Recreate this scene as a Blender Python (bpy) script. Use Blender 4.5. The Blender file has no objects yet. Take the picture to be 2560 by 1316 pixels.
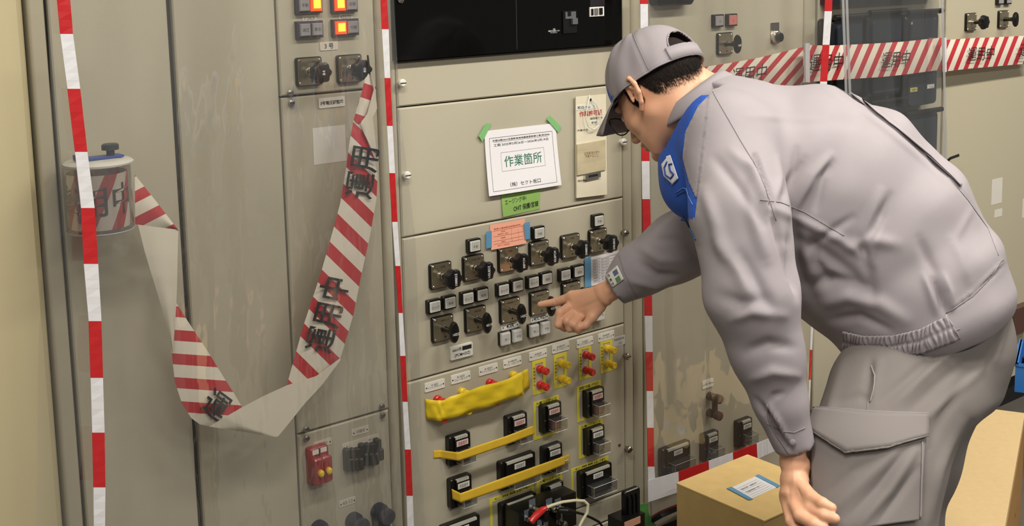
import bpy, bmesh, math, random
import numpy as np
from mathutils import Vector, Matrix
from mathutils.bvhtree import BVHTree
random.seed(7)
SC = bpy.context.scene
COL = SC.collection
# ---------------------------------------------------------------- camera
CAMP = np.array([0.0, -2.10, 1.55])
FPX, CX, CY = 3056.8, 1280.0, 356.0
def cam_axes(yaw, pitch, roll):
    cy, sy, cp, sp = math.cos(yaw), math.sin(yaw), math.cos(pitch), math.sin(pitch)
    f = np.array([cy*cp, sy*cp, -sp]); r = np.array([sy, -cy, 0.]); d = np.cross(f, r)
    return np.array([math.cos(roll)*r+math.sin(roll)*d, -math.sin(roll)*r+math.cos(roll)*d, f])
AX = cam_axes(math.radians(51.43), math.radians(8.232), math.radians(1.2586))
cd = bpy.data.cameras.new('camera'); cam = bpy.data.objects.new('camera', cd); COL.objects.link(cam)
cd.sensor_fit = 'HORIZONTAL'; cd.sensor_width = 36; cd.lens = 36*FPX/2560
cd.shift_y = -(658-CY)/2560; cd.clip_start = .02
m = Matrix.Identity(4)
for i in range(3):
    m[i][0] = AX[0][i]; m[i][1] = -AX[1][i]; m[i][2] = -AX[2][i]; m[i][3] = CAMP[i]
cam.matrix_world = m
SC.camera = cam
SC.view_settings.view_transform = 'Standard'; SC.view_settings.look = 'None'
SC.view_settings.gamma = 1; SC.view_settings.use_curve_mapping = False
SC.view_settings.exposure = -0.22
# ---------------------------------------------------------------- world and lamps
wd = bpy.data.worlds.new('room_light'); SC.world = wd; wd.use_nodes = True
wd.node_tree.nodes['Background'].inputs[0].default_value = (1.0, .96, .89, 1)
wd.node_tree.nodes['Background'].inputs[1].default_value = .20
def area(name, loc, sx, sy, power, col=(1, .95, .86)):
    l = bpy.data.lights.new(name, 'AREA'); l.shape = 'RECTANGLE'; l.size = sx; l.size_y = sy
    l.energy = power; l.color = col
    o = bpy.data.objects.new(name, l); COL.objects.link(o); o.location = loc
    return o
for x, y, p in ((.5, -1.35, 52), (2.2, -1.35, 52), (3.9, -1.35, 52), (.6, -3.2, 38), (2.6, -3.2, 38)):
    area('ceiling_lamp', (x, y, 2.72), 1.2, .16, p)

def srgb(*c):
    return tuple(((v/255)/12.92 if v/255 <= .04045 else ((v/255+.055)/1.055)**2.4) for v in c)+(1,)
# ---------------------------------------------------------------- materials
MAT = {}
def mat(name, col, rough=.5, metal=0., bump=0., bscale=200., var=0., vscale=8., coat=0., sss=0., emit=None, stretch=(1, 1, 1), spec=.5):
    if name in MAT: return MAT[name]
    m = bpy.data.materials.new(name); m.use_nodes = True; MAT[name] = m
    nt = m.node_tree; b = nt.nodes['Principled BSDF']; c = srgb(*col)
    b.inputs['Base Color'].default_value = c; b.inputs['Roughness'].default_value = rough
    b.inputs['Metallic'].default_value = metal; b.inputs['Coat Weight'].default_value = coat
    b.inputs['Specular IOR Level'].default_value = spec
    if sss: b.inputs['Subsurface Weight'].default_value = sss; b.inputs['Subsurface Radius'].default_value = (.6, .25, .12); b.inputs['Subsurface Scale'].default_value = .008
    if emit: b.inputs['Emission Color'].default_value = srgb(*emit[:3]); b.inputs['Emission Strength'].default_value = emit[3]
    tc = nt.nodes.new('ShaderNodeTexCoord'); mp = nt.nodes.new('ShaderNodeMapping'); mp.inputs['Scale'].default_value = stretch
    nt.links.new(tc.outputs['Object'], mp.inputs[0])
    if var:
        n = nt.nodes.new('ShaderNodeTexNoise'); n.inputs['Scale'].default_value = vscale; n.inputs['Detail'].default_value = 5
        nt.links.new(mp.outputs[0], n.inputs['Vector'])
        r = nt.nodes.new('ShaderNodeMapRange'); r.inputs[1].default_value = .3; r.inputs[2].default_value = .7
        r.inputs[3].default_value = 1-var; r.inputs[4].default_value = 1+var
        nt.links.new(n.outputs[0], r.inputs[0])
        h = nt.nodes.new('ShaderNodeHueSaturation'); h.inputs['Color'].default_value = c
        nt.links.new(r.outputs[0], h.inputs['Value']); nt.links.new(h.outputs[0], b.inputs['Base Color'])
    if bump:
        n = nt.nodes.new('ShaderNodeTexNoise'); n.inputs['Scale'].default_value = bscale; n.inputs['Detail'].default_value = 3
        nt.links.new(mp.outputs[0], n.inputs['Vector'])
        bp = nt.nodes.new('ShaderNodeBump'); bp.inputs['Strength'].default_value = bump; bp.inputs['Distance'].default_value = .002
        nt.links.new(n.outputs[0], bp.inputs['Height']); nt.links.new(bp.outputs[0], b.inputs['Normal'])
    return m
PANEL = mat('beige_enamel', (180, 173, 153), .42, bump=.08, bscale=350, var=.03, vscale=3, spec=.35)
POST = mat('beige_post', (172, 165, 144), .42, bump=.05, bscale=300, var=.03)
DARKGAP = mat('dark_gap', (22, 20, 18), .8)
BLACK = mat('black_plastic', (16, 15, 15), .32, bump=.03, bscale=400)
BLACKM = mat('black_matte', (22, 22, 23), .6)
GLOSSB = mat('gloss_black', (9, 9, 9), .1, spec=.25)
CHROME = mat('chrome', (215, 212, 205), .16, 1.)
STEEL = mat('plated_steel', (165, 160, 148), .3, 1.)
PLATE = mat('satin_plate', (188, 176, 148), .2, .85, var=.05, vscale=40)
WHITE = mat('white_plastic', (226, 224, 214), .35)
LENS = mat('lens_plastic', (188, 186, 178), .3)
LENSG = mat('grey_lens', (150, 146, 148), .4)
GREYH = mat('grey_housing', (72, 72, 82), .45)
LIT = mat('lit_lens', (255, 70, 20), .4, emit=(255, 60, 14, 2.6))
LITC = mat('lit_core', (255, 170, 40), .4, emit=(255, 165, 40, 4.5))
INK = mat('ink', (26, 24, 26), .6)
INKG = mat('ink_grey', (104, 100, 98), .7)
INKR = mat('ink_red', (178, 44, 46), .6)
INKGR = mat('ink_green', (34, 110, 84), .6)
WINK = mat('white_ink', (225, 225, 222), .5)
PAPER = mat('paper', (232, 230, 232), .8, bump=.05, bscale=60)
PERMIT = mat('aged_card', (222, 214, 190), .45, var=.07, vscale=14)
POUCH = mat('yellowed_pouch', (192, 180, 148), .3, var=.14, vscale=16, stretch=(1, 1, 3))
GREENT = mat('green_tape', (126, 184, 118), .55, var=.06, vscale=40)
NOTEG = mat('green_note', (138, 176, 92), .6, var=.04, vscale=30)
BLUET = mat('blue_tape', (98, 152, 190), .6, var=.05, vscale=60)
ORANGEP = mat('orange_paper', (246, 176, 148), .75, bump=.05, bscale=50)
YTAPE = mat('yellow_tape', (226, 196, 38), .42, bump=.2, bscale=60, var=.06, vscale=30)
OTAPE = mat('ochre_tape', (220, 180, 48), .5, bump=.12, bscale=90, var=.05, vscale=40)
YPLAS = mat('yellow_plastic', (238, 202, 40), .3, coat=.3)
RPLAS = mat('red_plastic', (200, 38, 34), .28, coat=.4)
YFRAME = mat('yellow_frame', (226, 214, 74), .5)
REDT = mat('red_vinyl', (180, 32, 36), .35, bump=.25, bscale=45, coat=.3)
WHT = mat('white_vinyl', (210, 209, 212), .4, bump=.3, bscale=45, coat=.2)
CREAM = mat('ribbon_back', (214, 206, 188), .75, bump=.1, bscale=120, var=.04, vscale=12)
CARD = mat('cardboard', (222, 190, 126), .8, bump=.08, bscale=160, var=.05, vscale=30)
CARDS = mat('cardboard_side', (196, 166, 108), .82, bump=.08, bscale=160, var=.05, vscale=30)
BENCHT = mat('bench_top', (198, 172, 126), .6, bump=.03, bscale=120, var=.03, vscale=60)
WOOD = mat('bench_wood', (168, 124, 62), .5, bump=.1, bscale=40, var=.12, vscale=10, stretch=(1, 1, 12))
BLUEP = mat('blue_tray', (48, 112, 186), .4)
FLOORM = mat('floor_vinyl', (92, 88, 82), .5, var=.08, vscale=5)
CEILM = mat('ceiling_board', (205, 200, 188), .9)
WALLM = mat('room_wall', (188, 182, 166), .85)
CLEARB = None

def glassy(name, tint, haze, gloss, rough, streak=True, hz=(.72, .72, .7), bumpd=.004, bsc=5.):
    m = bpy.data.materials.new(name); m.use_nodes = True; nt = m.node_tree; nt.nodes.clear()
    N = nt.nodes.new; L = nt.links.new
    out = N('ShaderNodeOutputMaterial'); tr = N('ShaderNodeBsdfTransparent'); tr.inputs[0].default_value = (*tint, 1)
    gl = N('ShaderNodeBsdfGlossy'); gl.inputs['Roughness'].default_value = rough
    df = N('ShaderNodeBsdfDiffuse'); df.inputs[0].default_value = (*hz, 1)
    mx1 = N('ShaderNodeMixShader'); mx2 = N('ShaderNodeMixShader')
    tc = N('ShaderNodeTexCoord'); mp = N('ShaderNodeMapping'); mp.inputs['Scale'].default_value = (9, 9, .9)
    nz = N('ShaderNodeTexNoise'); nz.inputs['Scale'].default_value = 1.; nz.inputs['Detail'].default_value = 6
    L(tc.outputs['Object'], mp.inputs[0]); L(mp.outputs[0], nz.inputs['Vector'])
    mr = N('ShaderNodeMapRange'); mr.inputs[1].default_value = .35; mr.inputs[2].default_value = .75
    mr.inputs[3].default_value = haze*.35; mr.inputs[4].default_value = haze*(1.9 if streak else 1)
    L(nz.outputs[0], mr.inputs[0])
    mp2 = N('ShaderNodeMapping'); mp2.inputs['Scale'].default_value = (bsc, bsc, bsc*.45)
    n2 = N('ShaderNodeTexNoise'); n2.inputs['Scale'].default_value = 1.; n2.inputs['Detail'].default_value = 3
    L(tc.outputs['Object'], mp2.inputs[0]); L(mp2.outputs[0], n2.inputs['Vector'])
    bp = N('ShaderNodeBump'); bp.inputs['Strength'].default_value = 1.; bp.inputs['Distance'].default_value = bumpd
    L(n2.outputs[0], bp.inputs['Height']); L(bp.outputs[0], gl.inputs['Normal'])
    lw = N('ShaderNodeLayerWeight'); lw.inputs[0].default_value = .25
    mu = N('ShaderNodeMath'); mu.operation = 'MULTIPLY_ADD'; mu.inputs[1].default_value = gloss; mu.inputs[2].default_value = gloss*.35
    L(lw.outputs['Fresnel'], mu.inputs[0])
    L(mr.outputs[0], mx1.inputs[0]); L(tr.outputs[0], mx1.inputs[1]); L(df.outputs[0], mx1.inputs[2])
    L(mu.outputs[0], mx2.inputs[0]); L(mx1.outputs[0], mx2.inputs[1]); L(gl.outputs[0], mx2.inputs[2])
    L(mx2.outputs[0], out.inputs[0]); MAT[name] = m
    return m
SHEET = glassy('clear_sheet', (.97, .97, .965), .032, .36, .06, bumpd=.010, bsc=10.)
SHEET2 = glassy('clear_sheet_thin', (.97, .97, .965), .025, .22, .05)
CLEARB = glassy('clear_cover', (.86, .87, .86), .05, .35, .12, False, bumpd=.0003)
CLEARE = glassy('clear_cover_edge', (.7, .7, .7), .42, .14, .3, False, (.85, .85, .85), .0003)
DRUM = glassy('clear_drum', (.98, .975, .985), .03, .5, .05, False, (.7, .66, .72), .0005)

def stripes(name, red=(186, 44, 52), base=(224, 216, 200)):
    m = bpy.data.materials.new(name); m.use_nodes = True; nt = m.node_tree; b = nt.nodes['Principled BSDF']
    uv = nt.nodes.new('ShaderNodeUVMap'); sp = nt.nodes.new('ShaderNodeSeparateXYZ'); nt.links.new(uv.outputs[0], sp.inputs[0])
    fr = nt.nodes.new('ShaderNodeMath'); fr.operation = 'FRACT'; nt.links.new(sp.outputs[0], fr.inputs[0])
    lt = nt.nodes.new('ShaderNodeMath'); lt.operation = 'LESS_THAN'; lt.inputs[1].default_value = .46; nt.links.new(fr.outputs[0], lt.inputs[0])
    mx = nt.nodes.new('ShaderNodeMix'); mx.data_type = 'RGBA'; mx.inputs[6].default_value = srgb(*base); mx.inputs[7].default_value = srgb(*red)
    nt.links.new(lt.outputs[0], mx.inputs[0]); nt.links.new(mx.outputs[2], b.inputs['Base Color'])
    b.inputs['Roughness'].default_value = .65; MAT[name] = m
    return m
STRIPE = stripes('hazard_stripes')

# ---------------------------------------------------------------- geometry helpers
def ray(px, py):
    return AX.T @ np.array([(px-CX)/FPX, (py-CY)/FPX, 1.])
def at(px, py, t):                                    # a point seen at a pixel, t metres deep
    return CAMP + t*ray(px, py)
def W(px, py, y=0.):                                  # the point of the cabinet front (plane y) seen at a pixel
    r = ray(px, py); return CAMP + (y-CAMP[1])/r[1]*r
def proj(P):
    c = (np.asarray(P)-CAMP) @ AX.T
    return np.stack([CX+FPX*c[..., 0]/c[..., 2], CY+FPX*c[..., 1]/c[..., 2], c[..., 2]], -1)

class MB:
    def __init__(s): s.v = []; s.f = []; s.m = []; s.uv = None
    def add(s, vs, fs, m=0):
        o = len(s.v); s.v += [tuple(map(float, p)) for p in vs]; s.f += [tuple(i+o for i in f) for f in fs]; s.m += [m]*len(fs); return s
    def box(s, x0, x1, y0, y1, z0, z1, m=0, c=0., axis='y'):
        """box; c > 0 chamfers the four corners of its front outline (XZ) """
        if c <= 0:
            vs = [(x, y, z) for x in (x0, x1) for y in (y0, y1) for z in (z0, z1)]
            return s.add(vs, [(0, 1, 3, 2), (4, 6, 7, 5), (0, 4, 5, 1), (2, 3, 7, 6), (0, 2, 6, 4), (1, 5, 7, 3)], m)
        out = []
        for (cx, cz, a0) in ((x1-c, z1-c, 0), (x0+c, z1-c, 90), (x0+c, z0+c, 180), (x1-c, z0+c, 270)):
            for k in range(4):
                a = math.radians(a0+30*k); out.append((cx+c*math.cos(a), cz+c*math.sin(a)))
        return s.prism(out, y0, y1, m)
    def prism(s, poly, y0, y1, m=0, bev=0.):
        """polygon in XZ (counter-clockwise), front at y0 (towards the room), back at y1"""
        n = len(poly)
        if bev:
            cx = sum(p[0] for p in poly)/n; cz = sum(p[1] for p in poly)/n
            inner = []
            for p in poly:
                d = math.hypot(p[0]-cx, p[1]-cz); k = max(0, 1-bev/d); inner.append((cx+(p[0]-cx)*k, cz+(p[1]-cz)*k))
            vs = [(p[0], y0, p[1]) for p in inner]+[(p[0], y0+bev, p[1]) for p in poly]+[(p[0], y1, p[1]) for p in poly]
            fs = [tuple(range(n))]
            for i in range(n):
                j = (i+1) % n; fs += [(i, i+n, j+n, j), (i+n, i+2*n, j+2*n, j+n)]
            fs.append(tuple(reversed(range(2*n, 3*n))))
            return s.add(vs, fs, m)
        vs = [(p[0], y0, p[1]) for p in poly]+[(p[0], y1, p[1]) for p in poly]
        fs = [tuple(range(n)), tuple(reversed(range(n, 2*n)))]+[(i, i+n, (i+1) % n+n, (i+1) % n) for i in range(n)]
        return s.add(vs, fs, m)
    def tube(s, pts, r, n=8, m=0, cap=True, sq=1.):
        pts = [np.array(p, float) for p in pts]; rs = r if hasattr(r, '__len__') else [r]*len(pts)
        rings = []; up = None
        for i, p in enumerate(pts):
            d = pts[min(i+1, len(pts)-1)]-pts[max(i-1, 0)]; d = d/(np.linalg.norm(d)+1e-12)
            if up is None:
                up = np.array([0, 0, 1.]) if abs(d[2]) < .9 else np.array([1., 0, 0])
            a = np.cross(d, up); a /= np.linalg.norm(a)+1e-12; up = np.cross(a, d)
            rings.append([p+rs[i]*(math.cos(2*math.pi*k/n)*a+sq*math.sin(2*math.pi*k/n)*up) for k in range(n)])
        vs = [q for rr in rings for q in rr]; fs = []
        for i in range(len(pts)-1):
            for k in range(n):
                a, b = i*n+k, i*n+(k+1) % n; fs.append((a, b, b+n, a+n))
        if cap: fs += [tuple(reversed(range(n))), tuple(range(len(vs)-n, len(vs)))]
        return s.add(vs, fs, m)
    def lathe(s, prof, n=16, c=(0, 0, 0), m=0, fn=None, ax='y', ex=1., ez=1.):
        """profile (r, depth towards the room) turned about the -Y axis (ax='z': about Z)"""
        vs = []
        for r, d in prof:
            for k in range(n):
                a = 2*math.pi*k/n; rr = r*(fn(a) if fn else 1)
                vs.append((c[0]+rr*math.cos(a)*ex, c[1]-d, c[2]+rr*math.sin(a)*ez) if ax == 'y' else (c[0]+rr*math.cos(a)*ex, c[1]+rr*math.sin(a)*ez, c[2]+d))
        fs = []
        for i in range(len(prof)-1):
            for k in range(n):
                a, b = i*n+k, i*n+(k+1) % n; fs.append((a, b, b+n, a+n))
        fs.append(tuple(range(len(vs)-n, len(vs)))); fs.append(tuple(reversed(range(n))))
        return s.add(vs, fs, m)
    def mesh(s, name, mats, smooth=False, origin=(0, 0, 0)):
        me = bpy.data.meshes.new(name); o = np.array(origin, float)
        me.from_pydata([tuple(np.array(p)-o) for p in s.v], [], s.f)
        for mm in (mats if isinstance(mats, (list, tuple)) else [mats]): me.materials.append(mm)
        if any(s.m): me.polygons.foreach_set('material_index', s.m)
        if s.uv is not None:
            uvl = me.uv_layers.new(name='UVMap'); li = np.zeros(len(me.loops), int); me.loops.foreach_get('vertex_index', li)
            uvl.data.foreach_set('uv', np.array(s.uv, float)[li].ravel())
        fix_normals(me)
        if smooth:
            me.polygons.foreach_set('use_smooth', [True]*len(me.polygons))
            if smooth != 'all': me.set_sharp_from_angle(angle=math.radians(38))
        me.update(); return me
def fix_normals(me):
    b = bmesh.new(); b.from_mesh(me); bmesh.ops.recalc_face_normals(b, faces=b.faces); b.to_mesh(me); b.free()

ORG = {}
def link(name, me, parent=None, loc=(0, 0, 0), rot=None):
    o = bpy.data.objects.new(name, me); COL.objects.link(o)
    l = np.array(loc, float); ORG[o.name] = l
    if parent is not None:
        o.parent = parent; l = l-ORG[parent.name]
    o.location = l
    if rot: o.rotation_euler = rot
    return o
def tag(o, label=None, cat=None, group=None, kind=None):
    if label: o['label'] = label
    if cat: o['category'] = cat
    if group: o['group'] = group
    if kind: o['kind'] = kind
    return o
def thing(name, label, cat, loc=(0, 0, 0), group=None):
    return tag(link(name, None, None, loc), label, cat, group)
def obj(name, mb, mats, parent=None, smooth=False, origin=None):
    """world-space geometry -> object; its origin is the middle of its own base"""
    if origin is None:
        a = np.array(mb.v); origin = (a.min(0)+a.max(0))/2; origin[2] = a[:, 2].min()
    return link(name, mb.mesh(name, mats, smooth, origin), parent, origin)
def box(name, x0, x1, y0, y1, z0, z1, m, parent=None, c=0., bev=0.):
    mb = MB()
    if bev: mb.prism([(x0, z0), (x1, z0), (x1, z1), (x0, z1)], y0, y1, 0, bev)
    else: mb.box(x0, x1, y0, y1, z0, z1, 0, c)
    return obj(name, mb, m, parent)
def quadprism(P4, th=.001, m=0, mb=None):
    """thin slab standing on four corner points given anticlockwise as seen from the room"""
    P = [np.array(p, float) for p in P4]; n = np.cross(P[1]-P[0], P[3]-P[0]); n /= np.linalg.norm(n)
    mb = mb or MB(); k = len(P)
    Q = [p+n*th for p in P]
    mb.add(P+Q, [tuple(range(k, 2*k)), tuple(reversed(range(k)))]+[(i, (i+1) % k, (i+1) % k+k, i+k) for i in range(k)], m)
    return mb

TXT = {}
def text_geo(s, align='CENTER', bold=0.):
    key = (s, align, bold)
    if key in TXT: return TXT[key]
    cu = bpy.data.curves.new('lettering', 'FONT'); cu.body = s; cu.size = 1.; cu.align_x = align; cu.align_y = 'CENTER'
    cu.resolution_u = 2; cu.space_line = .95
    if bold: cu.offset = bold
    o = bpy.data.objects.new('lettering', cu); COL.objects.link(o)
    dg = bpy.context.evaluated_depsgraph_get(); me = bpy.data.meshes.new_from_object(o.evaluated_get(dg))
    v = np.zeros(len(me.vertices)*3); me.vertices.foreach_get('co', v); v = v.reshape(-1, 3)[:, :2]
    f = [tuple(p.vertices) for p in me.polygons]
    bpy.data.objects.remove(o); bpy.data.curves.remove(cu); bpy.data.meshes.remove(me)
    if len(v):
        v = v-(v.max(0)+v.min(0))/2 if align == 'CENTER' else v-np.array([0, (v.max(0)[1]+v.min(0)[1])/2])
    TXT[key] = (v, f); return TXT[key]
def lettering(s, c, ux, uz, width=None, height=None, m=INK, parent=None, bold=0., rot=0., name='lettering', align='CENTER', lift=.0004, warp=None):
    """flat lettering centred at c along ux (reading) and uz (up), fitted to a width or height in metres"""
    v, f = text_geo(s, align, bold)
    if not len(v): return None
    w, h = (v.max(0)-v.min(0)); k = width/w if width else height/h
    k2 = height/h if (width and height) else k
    a = v*np.array([k, k2]); cr, sr = math.cos(rot), math.sin(rot); a = a @ np.array([[cr, sr], [-sr, cr]])
    if warp: P = warp(a)
    else:
        ux = np.array(ux, float); uz = np.array(uz, float); n = np.cross(ux, uz); n /= np.linalg.norm(n)
        P = np.array(c)+a[:, :1]*ux+a[:, 1:]*uz+n*lift
    mb = MB(); mb.add(P, f); 
    me_o = obj(name, mb, m, parent)
    return me_o
UX, UZ = np.array([1., 0, 0]), np.array([0, 0, 1.])
# ================================================================ the setting
def struct(o): o['kind'] = 'structure'; return o
struct(box('floor', -.6, 5.2, -4.6, .9, -.05, 0, FLOORM))
struct(box('ceiling', -.6, 5.2, -4.6, .9, 2.8, 2.85, CEILM))
struct(box('wall_back', -.6, 5.2, .9, .95, 0, 2.8, WALLM))

def XW(px, py, y=0.): return float(W(px, py, y)[0])
def ZW(px, py, y=0.): return float(W(px, py, y)[2])
ZB, ZT = .11, 2.3                                       # cabinet bottom and top
def screw(name, px, py, parent, r=.0085, L=.016, m=STEEL):
    p = W(px, py); mb = MB()
    mb.lathe([(r*.62, 0), (r*.62, L*.45), (r, L*.5), (r, L*.85), (r*.72, L)], 14, p)
    mb.box(p[0]-r*.8, p[0]+r*.8, p[1]-L-.0004, p[1]-L+.001, p[2]-.0011, p[2]+.0011, 1)
    return obj(name, mb, [m, INK], parent, True)
def plate(name, x0, x1, z0, z1, parent, m=PANEL, y=0., th=.012, bev=.0025):
    mb = MB(); mb.prism([(x0, z0), (x1, z0), (x1, z1), (x0, z1)], y, y+th, 0, 0)
    # rolled front edges
    mb = MB(); b = bev
    mb.add([(x0+b, y, z0+b), (x1-b, y, z0+b), (x1-b, y, z1-b), (x0+b, y, z1-b), (x0, y+b, z0), (x1, y+b, z0), (x1, y+b, z1), (x0, y+b, z1),
            (x0, y+th, z0), (x1, y+th, z0), (x1, y+th, z1), (x0, y+th, z1)],
           [(0, 1, 2, 3), (0, 4, 5, 1), (1, 5, 6, 2), (2, 6, 7, 3), (3, 7, 4, 0), (4, 8, 9, 5), (5, 9, 10, 6), (6, 10, 11, 7), (7, 11, 8, 4), (8, 11, 10, 9)])
    return obj(name, mb, m, parent)
def post(name, x0, x1, parent, y=.0, r=.012, m=POST):
    mb = MB(); n = 6; pr = []
    r = min(r, (x1-x0)*.45)
    for k in range(n+1): a = math.pi/2*k/n; pr.append((x0+r-r*math.cos(a), y+r-r*math.sin(a)))
    for k in range(n+1): a = math.pi/2*k/n; pr.append((x1-r+r*math.sin(a), y+r-r*math.cos(a)))
    pr += [(x1, y+.05), (x0, y+.05)]
    k = len(pr); vs = [(p[0], p[1], ZB) for p in pr]+[(p[0], p[1], ZT) for p in pr]
    mb.add(vs, [tuple(range(k)), tuple(range(k, 2*k))]+[(i, (i+1) % k, (i+1) % k+k, i+k) for i in range(k)])
    return obj(name, mb, m, parent, True)
def cabinet(name, label, x0, x1):
    t = thing(name, label, 'cabinet', ((x0+x1)/2, .3, 0))
    box('body', x0+.002, x1-.002, .014, .62, ZB, ZT, mat('gap_shade_body', (34, 31, 27), .7), t)  # body coloured near black: painted shade for the gaps between panels
    box('plinth', x0+.002, x1-.002, .03, .6, 0, ZB, BLACKM, t)
    return t
xa = XW(58, 0); xb = XW(67, 0)
cabA = cabinet('control_cabinet', 'plain beige cabinet end with no devices at the far left edge', .12, xa)
plate('panel', .12, xa, ZB, ZT, cabA, m=mat('beige_side', (196, 184, 148), .42, bump=.05, bscale=300), bev=.012, th=.03)

xB1 = XW(970, 0)
cabB = cabinet('control_cabinet', 'beige cabinet behind the clear sheet with lit red lamps at its top right', xb, XW(968, 60))
post('frame_post', xb, XW(110, 0), cabB, r=.006)
plate('panel', XW(119, 0), XW(416, 0), ZB, ZT, cabB)
plate('panel', XW(430, 0), XW(686, 0), ZB, ZT, cabB)
x0, x1 = XW(703, 243), XW(933, 0)
zA, zBn = ZW(708, 243), ZW(755, 1085)
plate('panel', x0, x1, zA+.002, ZT, cabB)
plate('panel', x0, x1, zBn+.002, zA-.002, cabB)
plate('panel', x0, x1, ZB, zBn-.002, cabB)
post('frame_post', XW(937, 0), XW(966, 60), cabB, r=.01)
for i, p in enumerate(((723, 232), (726, 257), (763, 1072), (764, 1095), (952, 1015), (954, 1037))): screw('screw', *p, cabB, .0062, .008)

# centre cabinet
cx0, cx1 = XW(1001, 450), XW(1557.5, 450)
xCr = XW(1607, 500)
cabC = cabinet('control_cabinet', 'uncovered beige centre cabinet with rows of rotary switches where the man points', XW(971, 60), xCr)
post('frame_post', XW(971, 60), cx0-.0015, cabC, r=.006)
post('frame_post', cx1+.002, XW(1580.5, 500), cabC, r=.005)
post('frame_post', XW(1582, 500), xCr, cabC, y=-.004, r=.014)
ZL = [ZW(988, 154), ZW(991, 270), ZW(1003, 597), ZW(1020, 957), ZW(1569, 1225), ZW(1560, 1287), ZB]
for i in range(6): plate('panel', cx0, cx1, ZL[i+1]+.0014, ZL[i]-.0014, cabC, bev=.003)
plate('panel', cx0, cx1, 1.9, ZT, cabC)
screw('latch_screw', 998, 207, cabC, .0085, .016, WHITE); screw('latch_screw', 1010, 437, cabC, .0085, .016, WHITE)
screw('latch_screw', 1551, 354, cabC, .0085, .016, WHITE)
for p in ((1555, 581), (1560, 889), (1564, 1121)): screw('latch_screw', *p, cabC, .0085, .018)
for p in ((1548, 1113),): screw('screw', *p, cabC, .004, .002)

# black relay case at the top of the centre cabinet
yk = -.018
bx0, bx1 = XW(979, 100), XW(1555, 60, yk)
case = box('relay_case', bx0, bx1, yk, .012, ZW(990, 153, yk), 1.9, GLOSSB, cabC)
xs = XW(1291, 60, yk)
box('seam', xs-.001, xs+.001, yk-.0006, yk, ZW(990, 150, yk)+.003, 1.89, BLACKM, cabC)
def facebox(name, px0, py0, px1, py1, yb, th, m, parent, bev=0.):
    a, b = W(px0, py0, yb-th), W(px1, py1, yb-th)
    x0, x1 = sorted((a[0], b[0])); z0, z1 = sorted((a[2], b[2]))
    return box(name, x0, x1, yb-th, yb, z0, z1, m, parent, bev=bev)
la = facebox('latch_plate', 1408, 28, 1443, 82, yk, .004, BLACK, cabC, .001)
facebox('latch_window', 1414, 30, 1440, 46, yk-.004, .002, mat('grey_metal', (120, 122, 126), .4, .6), la)
facebox('latch_hole', 1420, 28, 1428, 40, yk-.006, .001, BLACK, la)
facebox('latch_tab', 1432, 46, 1445, 60, yk-.004, .006, mat('grey_metal', (120, 122, 126), .4, .6), la)
rk = facebox('switch_window', 1475, 18, 1511, 40, yk, .003, WHITE, cabC, .0008)
facebox('key', 1479, 22, 1484, 38, yk-.003, .002, BLACK, rk); facebox('key', 1487, 21, 1496, 37, yk-.003, .002, INKG, rk); facebox('key', 1499, 20, 1507, 36, yk-.003, .002, BLACK, rk)
facebox('grey_window', 1475, -20, 1512, 14, yk, .001, mat('smoke_window', (34, 34, 36), .3), cabC)
p = W(1385, 77, yk-.0004)
lettering('注意\n運転中は操作しない\nでください。', p, UX, UZ, width=.034, m=WINK, parent=cabC)
sc = MB(); sc.lathe([(.008, 0), (.008, .004), (.005, .006)], 12, W(1000, -2, yk)); obj('screw', sc, CHROME, cabC, True)

# right cabinets
xD0, xD1, xE1 = XW(1610, 500), XW(2040, 300), XW(2358, 300)
cabD = cabinet('control_cabinet', 'beige cabinet behind the clear sheet to the right of the centre cabinet', xD0, xD1)
post('frame_post', xD0, xD0+.02, cabD, r=.006)
plate('panel', xD0+.022, xD1-.06, ZB, ZT, cabD)
post('frame_post', xD1-.056, xD1-.004, cabD, r=.008)
cabE = cabinet('control_cabinet', 'beige cabinet filled with black protective relays behind the bent man', xD1, xE1)
plate('panel', xD1+.004, xE1-.012, ZB, ZT, cabE)
cabF = cabinet('control_cabinet', 'beige cabinet at the far right edge crossed by the hazard ribbon', xE1, 4.7)
plate('panel', xE1+.002, xE1+.72, ZB, ZT, cabF, m=mat('beige_right', (186, 178, 154), .45, bump=.05, bscale=300))
plate('panel', xE1+.724, 4.7, ZB, ZT, cabF)

# ================================================================ devices (local space: X right, Z up, -Y out of the panel)
def rrect(w, h, r, n=4):
    out = []
    for (sx, sz, a0) in ((1, 1, 0), (-1, 1, 90), (-1, -1, 180), (1, -1, 270)):
        for k in range(n+1):
            a = math.radians(a0+90*k/n); out.append((sx*(w/2-r)+r*math.cos(a), sz*(h/2-r)+r*math.sin(a)))
    return out
def cached(fn, C={}):
    def g(*a):
        k = (fn.__name__,)+a
        if k not in C: C[k] = fn(*a)
        return C[k]
    return g
@cached
def me_swbase(): return MB().prism(rrect(.0565, .056, .005), -.0075, .001, 0, .0012).mesh('switch_base', BLACK, True)
@cached
def me_swplate(): return MB().prism(rrect(.052, .052, .004), -.0088, -.0072, 0, .0005).mesh('face_plate', PLATE)
@cached
def me_screws4():
    mb = MB()
    for sx in (-1, 1):
        for sz in (-1, 1): mb.lathe([(.0026, 0), (.0026, .001), (.0012, .0022)], 8, (sx*.0218, -.0086, sz*.0218))
    return mb.mesh('screw', CHROME, True)
@cached
def me_hole(): return MB().lathe([(.0021, 0), (.0021, .0004)], 10, (.004, -.0088, -.019)).mesh('key_hole', INK)
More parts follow.
